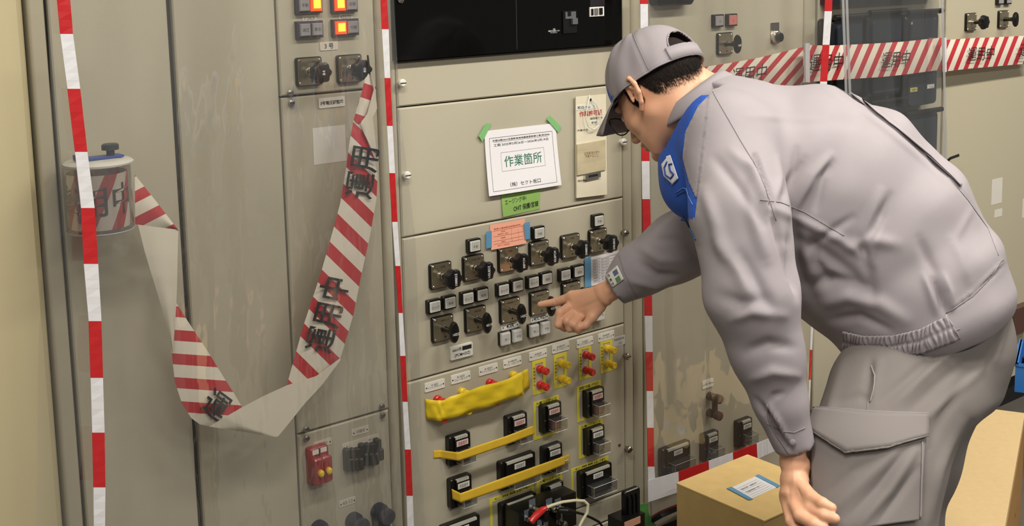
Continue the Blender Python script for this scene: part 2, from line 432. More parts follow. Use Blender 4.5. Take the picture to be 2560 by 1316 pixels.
@cached
def me_star():
    def lobe(a): return 1+.085*math.cos(7*a)
    mb = MB()
    mb.lathe([(.0062, .018), (.0066, .03), (.009, .037)], 28, (0, 0, 0))
    n = 56
    mb.lathe([(.009, .036), (.0175, .0405), (.0205, .044), (.0212, .05), (.0195, .0565), (.0165, .058)], n, (0, 0, 0), 0, lobe)
    mb.lathe([(.0165, .058), (.0148, .0586)], n, (0, 0, 0))
    return mb.mesh('star_knob', BLACK, True)
@cached
def me_collar(): return MB().lathe([(.0078, .0085), (.0078, .0125), (.0058, .013), (.0055, .02)], 16).mesh('collar', CHROME, True)
@cached
def me_oval():
    mb = MB(); mb.lathe([(.0075, .0085), (.0075, .011), (.0062, .012), (.0062, .03), (.008, .04)], 16)
    mb.lathe([(.007, .0375), (.0195, .0405), (.0235, .044), (.0235, .049), (.0205, .0525), (.012, .0535)], 28, (0, 0, 0), 0, None, 'y', .48, 1.)
    return mb.mesh('oval_knob', BLACK, True)
def on(name, me, parent, p): return link(name, me, parent, p)
def rotary(px, py, kind, text, parent, y=0., head='運転位置', center=True, sc=1., tilt=0, small=''):
    """px, py: centre of the plate as seen"""
    p = W(px, py, y-.0088); p[1] = y
    s = on('rotary_switch', me_swbase(), parent, p)
    kids = [on('face_plate', me_swplate(), s, p), on('screw', me_screws4(), s, p), on('key_hole', me_hole(), s, p)]
    if kind == 'star': kids += [on('collar', me_collar(), s, p), on('star_knob', me_star(), s, p)]
    else: kids += [on('oval_knob', me_oval(), s, p)]
    if head: lettering(head, p+np.array([.004, -.0089, .0185]), UX, UZ, height=.0042, m=INK, parent=s)
    if small: lettering(small, p+np.array([.012, -.0089, .0125]), UX, UZ, height=.0034, m=INKG, parent=s)
    if text:
        if kind == 'star': lettering(text, p+np.array([.002, -.0586, 0]), UZ, -UX, width=min(.0265, .0046*len(text)), height=.0062, m=WINK, parent=s, bold=.012)
        else: lettering(text, p+np.array([.001, -.0536, -.003]), UX, UZ, width=min(.0175, .0042*len(text)), height=.0058, m=WINK, parent=s, bold=.012)
    return s
@cached
def me_btn(w, h, d): return MB().prism(rrect(w, h, .0015, 1), -d, .001, 0, .0008).mesh('button_housing', BLACK)
@cached
def me_lens(w, h, d, m): return MB().prism(rrect(w, h, .001, 1), -d-.0025, -d+.0005, 0, .0014).mesh('button_lens', MAT[m])
@cached
def me_lensr(w, h, d):
    mb = MB(); a, b = rrect(w, h, .001, 1), rrect(w*.86, h*.84, .001, 1); k = len(a)
    mb.add([(p[0], -d-.0026, p[1]) for p in a]+[(p[0], -d-.0028, p[1]) for p in b], [(i, (i+1) % k, (i+1) % k+k, i+k) for i in range(k)])
    return mb.mesh('lens_rim', WHITE)
def button(px, py, text, parent, y=0., w=.030, h=.030, d=.011, lens='lens_plastic', ink=INKG, housing=None):
    p = W(px, py, y-d); p[1] = y
    b = on('indicator', me_btn(w+.004, h, d), parent, p)
    on('lens', me_lens(w-.003, h-.007, d, lens), b, p)
    if lens == 'lens_plastic': on('lens_rim', me_lensr(w-.004, h-.008, d), b, p)
    if text: lettering(text, p+np.array([0, -d-.003, -.001]), UX, UZ, height=.0062, width=.0052*len(text)+.002*(len(text)-1), m=ink, parent=b)
    return b
def pad(px0, px1, pyc, h, text, parent, y=0., m=WHITE, th=.002, ink=INK, lines=None, hw=None, screws=False, tw=.8, bold=.0, back=False, name='name_plate', slope=None):
    a = W(px0, pyc, y-th); b = W(px1, pyc, y-th); c = (a+b)/2
    # the middle of the plate is seen at its pixel centre; its width runs along the wall
    w = b[0]-a[0] if slope is None else slope
    q = W((px0+px1)/2, pyc, y-th); c = q; c[1] = y
    mb = MB().prism([(c[0]+u, c[2]+v) for u, v in rrect(w, h, min(.002, h*.15), 2)], y-th, y+.0005, 0, .0004)
    o = obj(name, mb, m, parent)
    if screws:
        for s in (-1, 1):
            mb = MB(); mb.lathe([(.0016, 0), (.0016, .0006)], 8, (c[0]+s*(w/2-.004), y-th, c[2]-.001)); obj('screw', mb, INK, o)
    if text:
        lettering(text, (c[0], y-th, c[2]), UX, UZ, width=w*tw if not hw else None, height=hw, m=ink, parent=o, bold=bold)
    return o

# ---- centre cabinet, switch panel
for px, py, t, hd, sm in ((1104, 689, '108BDZ', '試 験', ''), (1186, 670, '143LBDZ', '中 運 日 南', '用使'), (1273, 649, '88PCM', '試 験', ''), (1350, 633, '43LBPCM', '本 運 日 南', '用使'),
                      (1428, 616, '208BDZ', '試 験', ''), (1497, 602, '243LBDZ', '系 運 日 南', '用使')):
    rotary(px, py, 'star', t, cabC, head=hd, small=sm)
for px, py, t, hd in ((1109, 822, '143DZ', '本線ロック'), (1191, 799, '4319', '系統切替'), (1277, 777, '143C', '本線後備ロック'), (1351, 758, '43DR', '本線後備ロック'), (1430, 735, '243C', '系統ロック')):
    rotary(px, py, 'oval', t, cabC, head=hd, small='使用')
for px, py, t in ((1187, 615, '不良'), (1348, 583, '不良'), (1497, 552, '不良')): button(px, py, t, cabC)
for px, py, t in ((1087, 767, 'ロック'), (1125, 757, '使用'), (1170, 746, 'ロック'), (1206, 737, '使用'), (1259, 725, 'ロック'), (1294, 715, '使用'), (1334, 706, 'ロック'), (1367, 697, '使用'), (1414, 688, 'ロック'), (1447, 679, '使用')):
    button(px, py, t, cabC)
def sqbutton(px, py, text, parent):
    p = W(px, py, -.013); p[1] = 0
    b = on('push_button', me_btn(.027, .031, .008), parent, p)
    mb = MB().prism([(p[0]+u, p[2]+v) for u, v in rrect(.0255, .029, .002, 2)], -.017, -.008, 0, .0035); obj('lens', mb, mat('frosted_lens', (206, 204, 198), .12, bump=.1, bscale=120, coat=.6), b)
    lettering(text, p+np.array([0, -.0172, 0]), UX, UZ, height=.0052, width=.012, m=INKG, parent=b)
for x, y, t in ((1265, 848, '開 入'), (1294, 840, '不 使'), (1337, 828, '開 入'), (1364, 821, '不 使'), (1475, 795, '開 入'), (1501, 787, '不 使')): sqbutton(x, y, t, cabC)
pad(1254, 1297, 815, .0155, '43R', cabC, screws=True, tw=.45, bold=.01)
pad(1328, 1371, 795, .0155, '43DRD', cabC, screws=True, tw=.7, bold=.01)
o = pad(1127, 1183, 879, .0295, '', cabC, th=.005, m=WHITE)
mb = MB(); c = W(1155, 879, -.005)
mb.box(c[0]+.001, c[0]+.026, -.0055, -.005, c[2]+.002, c[2]+.011); obj('masked_print', mb, INK, o)
lettering('66kV西', (c[0]-.0135, -.005, c[2]+.0065), UX, UZ, width=.024, m=INK, parent=o, bold=.012)
lettering('(PCM+DZ)', (c[0]+.001, -.005, c[2]-.007), UX, UZ, width=.042, m=INK, parent=o, bold=.012)
# ---- centre cabinet, terminal panel
def Z5(a, b): return 980+a*.34646, 860+b*.34646
NP = [(240, 380, 302, '8-10DZ\nトリップロック'), (430, 565, 245, '8-10DZ\nリレーロック'), (632, 762, 185, '8-10PCM\nトリップロック'), (806, 934, 134, '8-10PCM\nリレーロック'),
      (995, 1116, 80, '8-20PCM\nトリップロック'), (1160, 1278, 28, '8-20PCM\nリレーロック'), (1335, 1452, -10, '8-20DZ\nトリップロック'), (1490, 1605, -54, '8-20DZ\nリレーロック')]
for a, b, z, t in NP:
    x0, y0 = Z5(a, z); x1, _ = Z5(b, z); pad(x0, x1, y0, .0205, t, cabC, screws=True, tw=.68, slope=.0525)
@cached
def me_term():
    mb = MB(); mb.lathe([(.0088, 0), (.0092, .002), (.0092, .009), (.0078, .0105), (.0042, .011), (.0042, .017)], 18)
    mb.lathe([(.0042, .016), (.0076, .0165), (.0086, .0185), (.0086, .0285), (.007, .0305), (.0045, .0308), (.004, .0298)], 18, fn=lambda a: 1+.03*math.cos(9*a))
    return mb
TM = {}
def terminal(p, m, parent):
    if m.name not in TM: TM[m.name] = me_term().mesh('terminal', m, True)
    return on('terminal', TM[m.name], parent, p)
for px, py, m in ((1095, 999, RPLAS), (1157, 980, YPLAS), (1226, 957, RPLAS), (1285, 938, YPLAS)):
    p = W(px-4, py-1); terminal(p, m, cabC); terminal(p-np.array([0, 0, .038]), m, cabC)
def frame(px0, py0, w, h, parent, text='', vt='', bw=.007, name='yellow_frame', inkm=INK, tth=.0, bw2=None):
    """thin yellow card frame; px0, py0: its top left corner as seen"""
    p = W(px0, py0); x, z = p[0], p[2]; th = .0012; top = tth or bw
    mb = MB()
    for a in ((x, x+w, z-top, z), (x, x+w, z-h, z-h+bw), (x, x+(bw2 or bw), z-h+bw, z-top), (x+w-(bw2 or bw), x+w, z-h+bw, z-top)): mb.box(a[0], a[1], -th, .0003, a[2], a[3])
    o = obj(name, mb, YFRAME, parent)
    if text: lettering(text, (x+w/2, -th, z-top/2), UX, UZ, width=w*.8, height=top*.62, m=INK, parent=o, bold=.01)
    if vt:
        for i, ch in enumerate(vt): lettering(ch, (x+.0048, -th, z-.018-i*.008), UX, UZ, height=.0055, m=INK, parent=o)
    return o, x, z
for px, py, m, vt in ((1330, 904, RPLAS, '試験用端子台'), (1384, 889, YPLAS, '試験用端子台'), (1446, 869, RPLAS, '試験用端子台'), (1500, 853, YPLAS, '試験用端子台')):
    o, x, z = frame(px, py, .040, .082, cabC, vt=vt, bw=.0085)
    terminal(np.array([x+.0205, 0, z-.022]), m, cabC); terminal(np.array([x+.0205, 0, z-.060]), m, cabC)
# test plug blocks
@cached
def me_block(w, h):
    mb = MB(); mb.prism(rrect(w, h, .004, 2), -.016, .001, 0, .002)
    mb.box(-w/2+.012, w/2-.012, -.021, -.015, -h/2+.004, h/2-.003)
    return mb.mesh('test_block', BLACK, False)
@cached
def me_contacts(w, h):
    mb = MB(); n = int(w/.011)
    for i in range(n):
        x = -w/2+.014+(w-.028)*(i+.5)/n; mb.box(x-.0042, x+.0042, -.0225, -.0125, h/2-.007, h/2-.0012)
    return mb.mesh('contact', mat('contact_plate', (210, 208, 196), .3, .3))
@cached
def me_cover(w, h, L):
    mb = MB(); x0, x1, z0, z1, y0, y1 = -w/2, w/2, -h/2, h/2, -.018-L, -.018
    mb.add([(x0, y0, z0), (x1, y0, z0), (x1, y0, z1), (x0, y0, z1), (x0, y1, z0), (x1, y1, z0), (x1, y1, z1), (x0, y1, z1)],
           [(0, 1, 2, 3), (0, 4, 5, 1), (1, 5, 6, 2), (2, 6, 7, 3), (3, 7, 4, 0)], 0)
    e = .0007
    P = [np.array(p) for p in mb.v[:8]]
    for a, b in ((0, 1), (1, 2), (2, 3), (3, 0), (0, 4), (1, 5), (2, 6), (3, 7)): mb.tube([P[a], P[b]], e, 4, 1)
    return mb.mesh('clear_cover', [CLEARB, CLEARE])
def block(zx, zy, wide, parent, red=False, y=0., txt='継電器用\n試験端子', cover=True, h=.068, Zf=Z5, scale=None):
    """zx, zy: top left corner where the block meets the panel"""
    w = .103 if wide else .058
    p = W(*Zf(zx, zy), y); c = np.array([p[0]+w/2, y, p[2]-h/2])
    b = on('test_block', me_block(w, h), parent, c)
    on('contact', me_contacts(w, h), b, c)
    mb = MB(); q = c+np.array([.002 if not wide else 0, 0, h/2-.0175])
    mb.box(q[0]-.0155, q[0]+.0155, -.0222+y, -.02+y, q[2]-.006, q[2]+.006); l = obj('label_card', mb, mat('pink_card', (216, 196, 192), .6) if red else mat('white_card', (214, 212, 206), .6), b)
    lettering(txt, (q[0], -.0222+y, q[2]), UX, UZ, width=.024, height=.0085, m=INKR if red else INKG, parent=b)
    mb = MB()
    for sx in (-1, 1): mb.lathe([(.0018, 0), (.0018, .0008)], 8, (c[0]+sx*(w/2-.006), y-.016, c[2]-.002))
    obj('screw', mb, STEEL, b)
    if cover:
        on('clear_cover', me_cover(w*.62 if not wide else w*.74, .026, .026), b, c+np.array([.004, 0, -.0125]))
        mb = MB(); mb.box(c[0]-w*.22, c[0]+w*.25, y-.0235, y-.02, c[2]-.024, c[2]-.006); obj('contact_bar', mb, mat('dark_red_bar', (86, 30, 34), .5) if red else mat('dark_bar', (40, 40, 42), .5), b)
    return b
block(382, 665, False, cabC, True); block(802, 520, False, cabC, True)
o, x, z = frame(*Z5(1018, 425), .078, .092, cabC, text='九電ハイテック', tth=.0115)
block(1055, 440, False, cabC, True)
o, x, z = frame(*Z5(1332, 312), .078, .089, cabC, text='試験可能プラグ', tth=.012)
block(1372, 335, False, cabC, True)
block(392, 972, False, cabC); block(752, 848, True, cabC); block(1062, 740, False, cabC)
o, x, z = frame(*Z5(1345, 595), .078, .083, cabC, text='九電ハイテック', tth=.009)
block(1375, 610, False, cabC)
o, x, z = frame(*Z5(1290, 905), .122, .085, cabC, text='使用禁止中', tth=.009)
block(1330, 922, True, cabC)
o, x, z = frame(*Z5(1040, 990), .080, .085, cabC, text='九電ハイテック', tth=.0115)
block(1072, 1020, False, cabC, cover=True)
o, x, z = frame(*Z5(703, 1122), .130, .085, cabC, text='使用禁止中', tth=.009)
b10 = block(760, 1148, True, cabC, True, cover=False)
block(335, 1310, True, cabC)
pad(1532, 1563, 853, .024, '試験用端子箱\n 　 1\n 　 ONLY', cabC, m=mat('label_grey', (196, 194, 188), .7), th=.0005, ink=INKG, tw=.8, name='paper_label')

# ---- left cabinet, instrument column
def pair(px0, py0, px1, py1, lits, texts, parent):
    a, b = W(px0, py0, -.01), W(px1, py1, -.01)
    a0 = W(px0, (py0+py1)/2+3, -.01); b0 = W(px1, (py0+py1)/2-3, -.01)
    x0, x1 = a0[0], b0[0]; zc = (a0[2]+b0[2])/2; h = .033
    o = box('indicator_housing', x0, x1, -.011, .001, zc-h/2, zc+h/2, GREYH, parent, bev=.001)
    for i in range(2):
        xc = x0+(x1-x0)*(.27+.46*i); w = (x1-x0)*.40
        if lits[i]:
            l = box('lens', xc-w/2, xc+w/2, -.0165, -.0105, zc-.0125, zc+.0125, LIT, o, bev=.002)
            box('lens_core', xc-w*.33, xc+w*.33, -.0172, -.0164, zc-.007, zc+.009, LITC, o)
        else:
            l = box('lens', xc-w/2, xc+w/2, -.0165, -.0105, zc-.012, zc+.012, LENSG, o, bev=.002)
            lettering(texts[i], (xc, -.0166, zc), UX, UZ, width=w*.62, m=INKG, parent=o)
pair(741, 0, 806, 24, (0, 1), ('手動', ''), cabB); pair(831, 0, 894, 20, (1, 0), ('', '自動'), cabB)
pair(743, 62, 808, 86, (0, 0), ('減圧', '昇圧'), cabB); pair(833, 57, 897, 80, (1, 0), ('', '切替'), cabB)
PLB = mat('old_label', (206, 198, 182), .5)
pad(756, 791, 46, .0135, '7-24LR', cabB, m=PLB, th=.001, ink=INKG); pad(847, 881, 42, .0135, '43S70', cabB, m=PLB, th=.001, ink=INKG)
pad(800, 845, 115, .017, '3 号', cabB, m=PLB, th=.0015, tw=.5, bold=.01)
rotary(775, 179, 'star', '84', cabB, head='入 切 単独', small='')
rotary(876, 172, 'star', '80', cabB, head='上 下 自動', small='')
pad(797, 863, 256, .020, '3号電圧調整盤', cabB, th=.002, tw=.88, bold=.02)
box('blank_sticker', XW(783, 366), XW(864, 358), -.0006, .0002, ZW(785, 413), ZW(782, 321), mat('sticker_white', (214, 210, 200), .6), cabB)
pad(785, 830, 1109, .0145, '非常停止', cabB, m=PLB, th=.001, ink=INKG, screws=True, tw=.5); pad(880, 922, 1078, .0155, '切替用', cabB, m=PLB, th=.001, ink=INKG, screws=True, tw=.5)
pad(856, 948, 1107, .0165, 'ＭＣ　　　 72　　　 停止側', cabB, m=PLB, th=.001, ink=INKG, screws=True, tw=.8); pad(848, 890, 1256, .0145, '43-12', cabB, m=PLB, th=.001, ink=INKG, screws=True, tw=.6)
for i, (px, py) in enumerate(((797, 1173), (817, 1166))):
    p = W(px, py, -.03); x, z = p[0], p[2]
    mb = MB(); mb.prism([(x+u, z+v) for u, v in rrect(.0245, .078, .004, 2)], -.018, 0, 0, .002)
    mb.prism([(x+u, z-.006+v) for u, v in rrect(.0225, .056, .006, 3)], -.034, -.017, 0, .003)
    f = obj('fuse_holder', mb, mat('dark_red', (150, 34, 40), .35, coat=.3), cabB, True)
    mb = MB(); mb.lathe([(.0062, 0), (.0062, .006), (.003, .009)], 10, (x+.001, -.034, z-.008), ez=1.25); obj('knob', mb, YPLAS, f, True)
    mb = MB(); mb.box(x-.006, x+.008, -.0186, -.018, z+.026, z+.036); obj('tag', mb, WHITE, f)
for i in range(7):
    p = W(871+i*12.6, 1152-i*4.3, -.012); x, z = p[0], p[2]; dz = (i % 3)*.003
    mb = MB(); mb.prism([(x+u, z+v-dz) for u, v in rrect(.0125, .048, .002, 1)], -.014, 0, 0, .001)
    mb.prism([(x+u, z-.006+v-dz) for u, v in rrect(.0095, .026, .002, 1)], -.026, -.014, 0, .002)
    obj('terminal_block', mb, mat('dark_olive_plastic', (34, 32, 26), .4), cabB)
for px, py in ((795, 1322), (882, 1302), (945, 1278)):
    p = W(px, py); mb = MB(); mb.lathe([(.019, 0), (.019, .012), (.014, .02), (.013, .035)], 18, p); mb.box(p[0]-.016, p[0]+.016, -.02, 0, p[2]-.055, p[2])
    k = obj('plug_socket', mb, mat('navy_plastic', (34, 40, 56), .35), cabB, True)
    mb = MB(); mb.lathe([(.0165, .03), (.0175, .036), (.0165, .042)], 18, p); obj('socket_ring', mb, GREYH, k, True)

# ---- cabinet D devices
p = W(1680, 18, -.03)
mb = MB(); x0, x1, zb = XW(1622, 20, -.0), XW(1738, 8, -.035), ZW(1680, 14, -.035)
mb.prism([(x0+(x1-x0)/2+u, zb+.09+v) for u, v in rrect(x1-x0, .18, .012, 4)], -.035, 0, 0, .005); obj('meter_case', mb, GLOSSB, cabD)
button(1798, 52, '切', cabD, lens='grey_lens', w=.032, h=.032, ink=INKG); button(1832, 50, '入', cabD, lens='pink_lens' if mat('pink_lens', (196, 120, 112), .4) else '', w=.032, h=.032, ink=INKR)
rotary(1815, 109, 'oval', '43F', cabD, head='', small='')
p = W(1936, 90); mb = MB(); mb.prism([(p[0]+u, p[2]+.008+v) for u, v in rrect(.034, .055, .002, 1)], -.002, 0)
d = obj('dial_plate', mb, STEEL, cabD); mb = MB(); mb.lathe([(.017, .002), (.0165, .012), (.013, .014)], 22, p-np.array([0, 0, .003])); obj('dial_ring', mb, CHROME, d, True)
mb = MB(); mb.lathe([(.0125, .012), (.012, .022), (.006, .023)], 18, p-np.array([0, 0, .003])); obj('dial_knob', mb, BLACK, d, True)
pad(1754, 1787, 960, .0215, 'PW.TR3', cabD, th=.003, screws=True, tw=.6, slope=.042)
BRN = mat('brown_plastic', (86, 58, 50), .4)
p = W(1772, 990)
for dz in (0, -.046):
    mb = MB(); mb.lathe([(.011, 0), (.011, .014), (.006, .015), (.006, .024), (.012, .025), (.012, .04), (.009, .042)], 16, p+np.array([0, 0, dz])); obj('terminal', mb, BRN, cabD, True)
mb = MB(); mb.box(p[0]-.006, p[0]+.006, -.026, -.016, p[2]-.048, p[2]); obj('link_bar', mb, BRN, cabD)
I = lambda a, b: (a, b)
block(1645, 1122, True, cabD, Zf=I, h=.075); block(1748, 1085, False, cabD, Zf=I, h=.075); block(1834, 1052, False, cabD, Zf=I, h=.075)

# ---- cabinet E: draw-out relay cases
def relay(px0, py0, px1, py1, parent, lid=True, y=0., labels=()):
    """a black case with a proud glass door and a hinge bar on top; corners of its front as seen"""
    d = .05; a = W(px0, py0, -d); b = W(px1, py1, -d); x0, x1, z1, z0 = a[0], b[0], a[2], b[2]
    xc, zc, w, h = (x0+x1)/2, (z0+z1)/2, x1-x0, z1-z0
    mb = MB(); mb.prism([(xc+u, zc+v) for u, v in rrect(w, h, .012, 3)], -d, 0, 0, .005); r = obj('relay_case', mb, mat('relay_black', (26, 30, 36), .3, coat=.2), parent)
    mb = MB(); mb.prism([(xc+u, zc+v-.004) for u, v in rrect(w*.8, h*.88, .014, 3)], -d-.008, -d+.001, 0, .003); g = obj('door', mb, mat('relay_glass', (40, 46, 54), .12), r)
    mb = MB(); mb.tube([(xc-w*.5, -d-.006, z1+.004), (xc+w*.54, -d-.006, z1+.004)], .008, 10); obj('hinge_bar', mb, BLACK, r, True)
    for (u, v, mm, s) in labels:
        mb = MB(); mb.box(xc+w*u-.017, xc+w*u+.017, -d-.0095, -d-.0078, zc+h*v-.006, zc+h*v+.006); l = obj('label', mb, mm, r)
        lettering(s, (xc+w*u, -d-.0096, zc+h*v), UX, UZ, width=.026, m=INKG, parent=r)
    return r
relay(2082, 48, 2155, 235, cabE); relay(2170, 36, 2252, 235, cabE); relay(2266, 36, 2344, 178, cabE)
relay(2082, 262, 2155, 440, cabE); relay(2170, 262, 2252, 440, cabE)
relay(2260, 182, 2342, 258, cabE, labels=((-.28, .0, mat('yellow_label', (206, 200, 96), .6), '試験中'), (.22, .03, WHITE, '51G')))
relay(2260, 290, 2342, 420, cabE)
mb = MB(); a = W(2080, 12, -.04); b = W(2350, 2, -.04); mb.box(a[0], b[0], -.04, 0, a[2]-.0, a[2]+.2); obj('relay_case', mb, mat('relay_black', (26, 30, 36), .3, coat=.2), cabE)

# ---- cabinet F devices
button(2503, 0, '', cabF, lens='grey_lens', w=.03, h=.03, ink=INKG); button(2523, -1, '', cabF, lens='grey_lens', w=.03, h=.03)
s1 = rotary(2430, 55, 'star', '', cabF, head='', y=0); s2 = rotary(2511, 48, 'oval', '', cabF, head='')
ST = mat('sticker_white', (214, 210, 200), .6)
box('blank_sticker', XW(2479, 482), XW(2505, 478), -.0006, .0002, ZW(2479, 513), ZW(2479, 450), ST, cabF)
box('paper_label', XW(2486, 535), XW(2505, 532), -.0006, .0002, ZW(2486, 545), ZW(2486, 526), ST, cabF)
box('paper_label', XW(2556, 520), XW(2575, 516), -.0006, .0002, ZW(2556, 545), ZW(2556, 498), ST, cabF)
mb = MB()
for k in range(3):
    q = [W(2362, 412-k*3), W(2376, 398-k*2, -.03), W(2398, 390-2*k, -.05)]; mb.tube(q, .002, 6)
obj('wire_stub', mb, BLACKM, cabF, True)
a, b = W(2538, 775, -.03), W(2580, 822, -.03)
mb = MB(); mb.box(a[0], b[0], -.03, 0, b[2], a[2]); obj('test_block', mb, mat('brown_plastic', (86, 58, 50), .4), cabF)
# ================================================================ papers and adhesive tapes on the centre cabinet
def bil(Q, u, v):                                     # Q: bl, br, tr, tl 3-D corners
    Q = [np.array(q, float) for q in Q]; return (Q[0]*(1-u)+Q[1]*u)*(1-v)+(Q[3]*(1-u)+Q[2]*u)*v
def sheet(name, C, y, m, parent=None, nu=8, nv=8, curl=None, th=.0006):
    """paper: corners bl, br, tr, tl as seen, lying y in front of the panel; curl(u, v) lifts it"""
    Q = [W(p[0], p[1], y) for p in C]; vs = []; n = np.array([0, -1, 0.])
    def P(u, v, l=0.): return bil(Q, u, v)+n*((curl(u, v) if curl else 0)+l)
    g = [[P(i/nu, j/nv) for i in range(nu+1)] for j in range(nv+1)]; b = [[P(i/nu, j/nv)-n*th for i in range(nu+1)] for j in range(nv+1)]
    mb = MB(); k = nu+1; fs = []
    for j in range(nv):
        for i in range(nu): a = j*k+i; fs.append((a, a+1, a+k+1, a+k))
    mb.add([q for r in g for q in r], fs); mb.add([q for r in b for q in r], [tuple(reversed(f)) for f in fs])
    N = k*(nv+1); ed = [(i, i+1) for i in range(nu)]+[(nv*k+i+1, nv*k+i) for i in range(nu)]+[(j*k+nu, (j+1)*k+nu) for j in range(nv)]+[((j+1)*k, j*k) for j in range(nv)]
    mb.f += [(a, a+N, b_+N, b_) for a, b_ in ed]; mb.m += [0]*len(ed)
    return obj(name, mb, m, parent, True), P, Q
def ontext(P, Q, s, u, v, w=None, h=None, m=INK, parent=None, bold=0., lift=.0005, rot=0., align='CENTER'):
    """lettering bent onto a sheet; u, v centre, w/h as a share of the sheet's width/height"""
    W_ = np.linalg.norm(np.array(Q[1])-Q[0]); H_ = np.linalg.norm(np.array(Q[3])-Q[0])
    def warp(a): return np.array([P(u+q[0]/W_, v+q[1]/H_, lift) for q in a])
    return lettering(s, None, None, None, width=w*W_ if w else None, height=h*H_ if h else None, m=m, parent=parent, bold=bold, rot=rot, warp=warp, align=align)
def lines(P, segs, th, m, parent, name='printed_lines', lift=.0005, Wd=.2, Hd=.14):
    mb = MB()
    for (u0, v0, u1, v1) in segs:
        du, dv = (th/Wd/2, 0) if abs(u1-u0)*Wd < abs(v1-v0)*Hd else (0, th/Hd/2); N = 6
        for k in range(N):
            a, b = k/N, (k+1)/N; ua, va, ub, vb = u0+(u1-u0)*a, v0+(v1-v0)*a, u0+(u1-u0)*b, v0+(v1-v0)*b
            mb.add([P(ua-du, va-dv, lift), P(ub-du, vb-dv, lift), P(ub+du, vb+dv, lift), P(ua+du, va+dv, lift)], [(0, 1, 2, 3)])
    return obj(name, mb, m, parent)
NOC = [(1217, 490), (1400, 462), (1388, 308), (1210, 328)]
no, P, Q = sheet('notice', NOC, -.002, PAPER, curl=lambda u, v: .006*(1-v)**2+.002*math.sin(3*u+1)*(1-v)+.001)
tag(no, 'white notice sheet with large green characters taped to the centre cabinet', 'notice')
lines(P, [(.06, .06, .94, .06), (.94, .06, .94, .88), (.94, .88, .06, .88), (.06, .88, .06, .06)], .0006, INK, no)
lines(P, [(.2, .35, .8, .35), (.8, .35, .8, .64), (.8, .64, .2, .64), (.2, .64, .2, .35)], .0004, INKG, no)
ontext(P, Q, '古賀SS間66kV古賀新宮線保護装置取替工事(和白SS)', .5, .835, w=.8, h=.034, m=INK, parent=no, bold=.01)
lines(P, [(.12, .81, .88, .81)], .0004, INK, no)
ontext(P, Q, '工期 2025年2月26日～2026年3月19日', .495, .765, w=.76, h=.042, m=INK, parent=no)
ontext(P, Q, '作業箇所', .5, .495, w=.52, h=.175, m=INKGR, parent=no)
ontext(P, Q, '（株）セクト坂口', .5, .13, w=.42, h=.07, m=INK, parent=no)
def flatpoly(name, pts, y, m, th=.0006, parent=None):
    return obj(name, quadprism([W(p[0], p[1], y) for p in pts], th), m, parent)
for lab, pts in (('short green tape strip at the upper left corner of the white notice', [(1196, 340), (1206, 355), (1229, 308), (1214, 309)]), ('short green tape strip at the upper right corner of the white notice', [(1367, 299), (1395, 331), (1404, 318), (1374, 288)])):
    tag(flatpoly('tape_strip', pts, -.0042, GREENT), lab, 'tape')
NG = [(1256, 543), (1350, 523), (1351, 470), (1252, 481)]
g, P, Q = sheet('sticky_note', NG, -.0012, NOTEG, curl=lambda u, v: .003*(1-v)*(1-u)**3)
tag(g, 'green handwritten note hanging below the white notice', 'note')
ontext(P, Q, 'エージング中/', .36, .60, w=.56, h=.22, parent=g, rot=.06); ontext(P, Q, 'OHT 保護/宮頭', .62, .27, w=.66, h=.26, parent=g, bold=.01, rot=.03)
# work permit board
pm = tag(flatpoly('permit_board', [(1439, 495), (1515, 486), (1512, 235), (1437, 242)], -.004, PERMIT, .004), 'tall cream permit card with red title hanging right of the white notice', 'permit card')
PB = [W(*p, -.008) for p in ((1439, 495), (1515, 486), (1512, 235), (1437, 242))]
Pp = lambda u, v, l=0.: bil(PB, u, v)+np.array([0, -l, 0])
hole = MB().lathe([(.0035, 0), (.0035, .0005)], 12, Pp(.52, .955)); obj('eyelet', hole, INK, pm)
obj('title_strip', quadprism([Pp(.03, .865, .0002), Pp(.7, .865, .0002), Pp(.7, .915, .0002), Pp(.03, .915, .0002)], .0005), WHITE, pm)
ontext(Pp, PB, '和白 No.  1', .35, .89, w=.55, h=.03, parent=pm, lift=.0012); ontext(Pp, PB, '作業許可証', .52, .825, w=.76, h=.055, m=INKR, parent=pm, bold=.015)
ontext(Pp, PB, '福岡電力所', .7, .77, w=.42, h=.022, parent=pm)
obj('stamp_strip', quadprism([Pp(.48, .71, .0002), Pp(.82, .71, .0002), Pp(.82, .75, .0002), Pp(.48, .75, .0002)], .0005), WHITE, pm)
ontext(Pp, PB, '承認', .62, .73, w=.2, h=.022, parent=pm, lift=.0012); ontext(Pp, PB, '作業件名', .24, .665, w=.36, h=.02, parent=pm); ontext(Pp, PB, '特記事項', .22, .165, w=.3, h=.022, parent=pm)
po = obj('pouch', quadprism([Pp(.03, .225, .0006), Pp(.97, .25, .0006), Pp(.97, .55, .0006), Pp(.03, .53, .0006)], .003), POUCH, pm)
ontext(Pp, PB, '注意事項を守り\n作業すること', .5, .42, w=.5, h=.06, m=mat('faded_ink', (150, 120, 96), .8), parent=po, lift=.0042)
cl = obj('clip', quadprism([Pp(.27, .17, .0006), Pp(.78, .185, .0006), Pp(.78, .238, .0006), Pp(.27, .222, .0006)], .005), CHROME, pm)
obj('clip_slot', quadprism([Pp(.38, .19, .0052), Pp(.68, .198, .0052), Pp(.68, .222, .0052), Pp(.38, .214, .0052)], .001), INK, cl)
mb = MB(); c0 = Pp(.52, .955, .004)
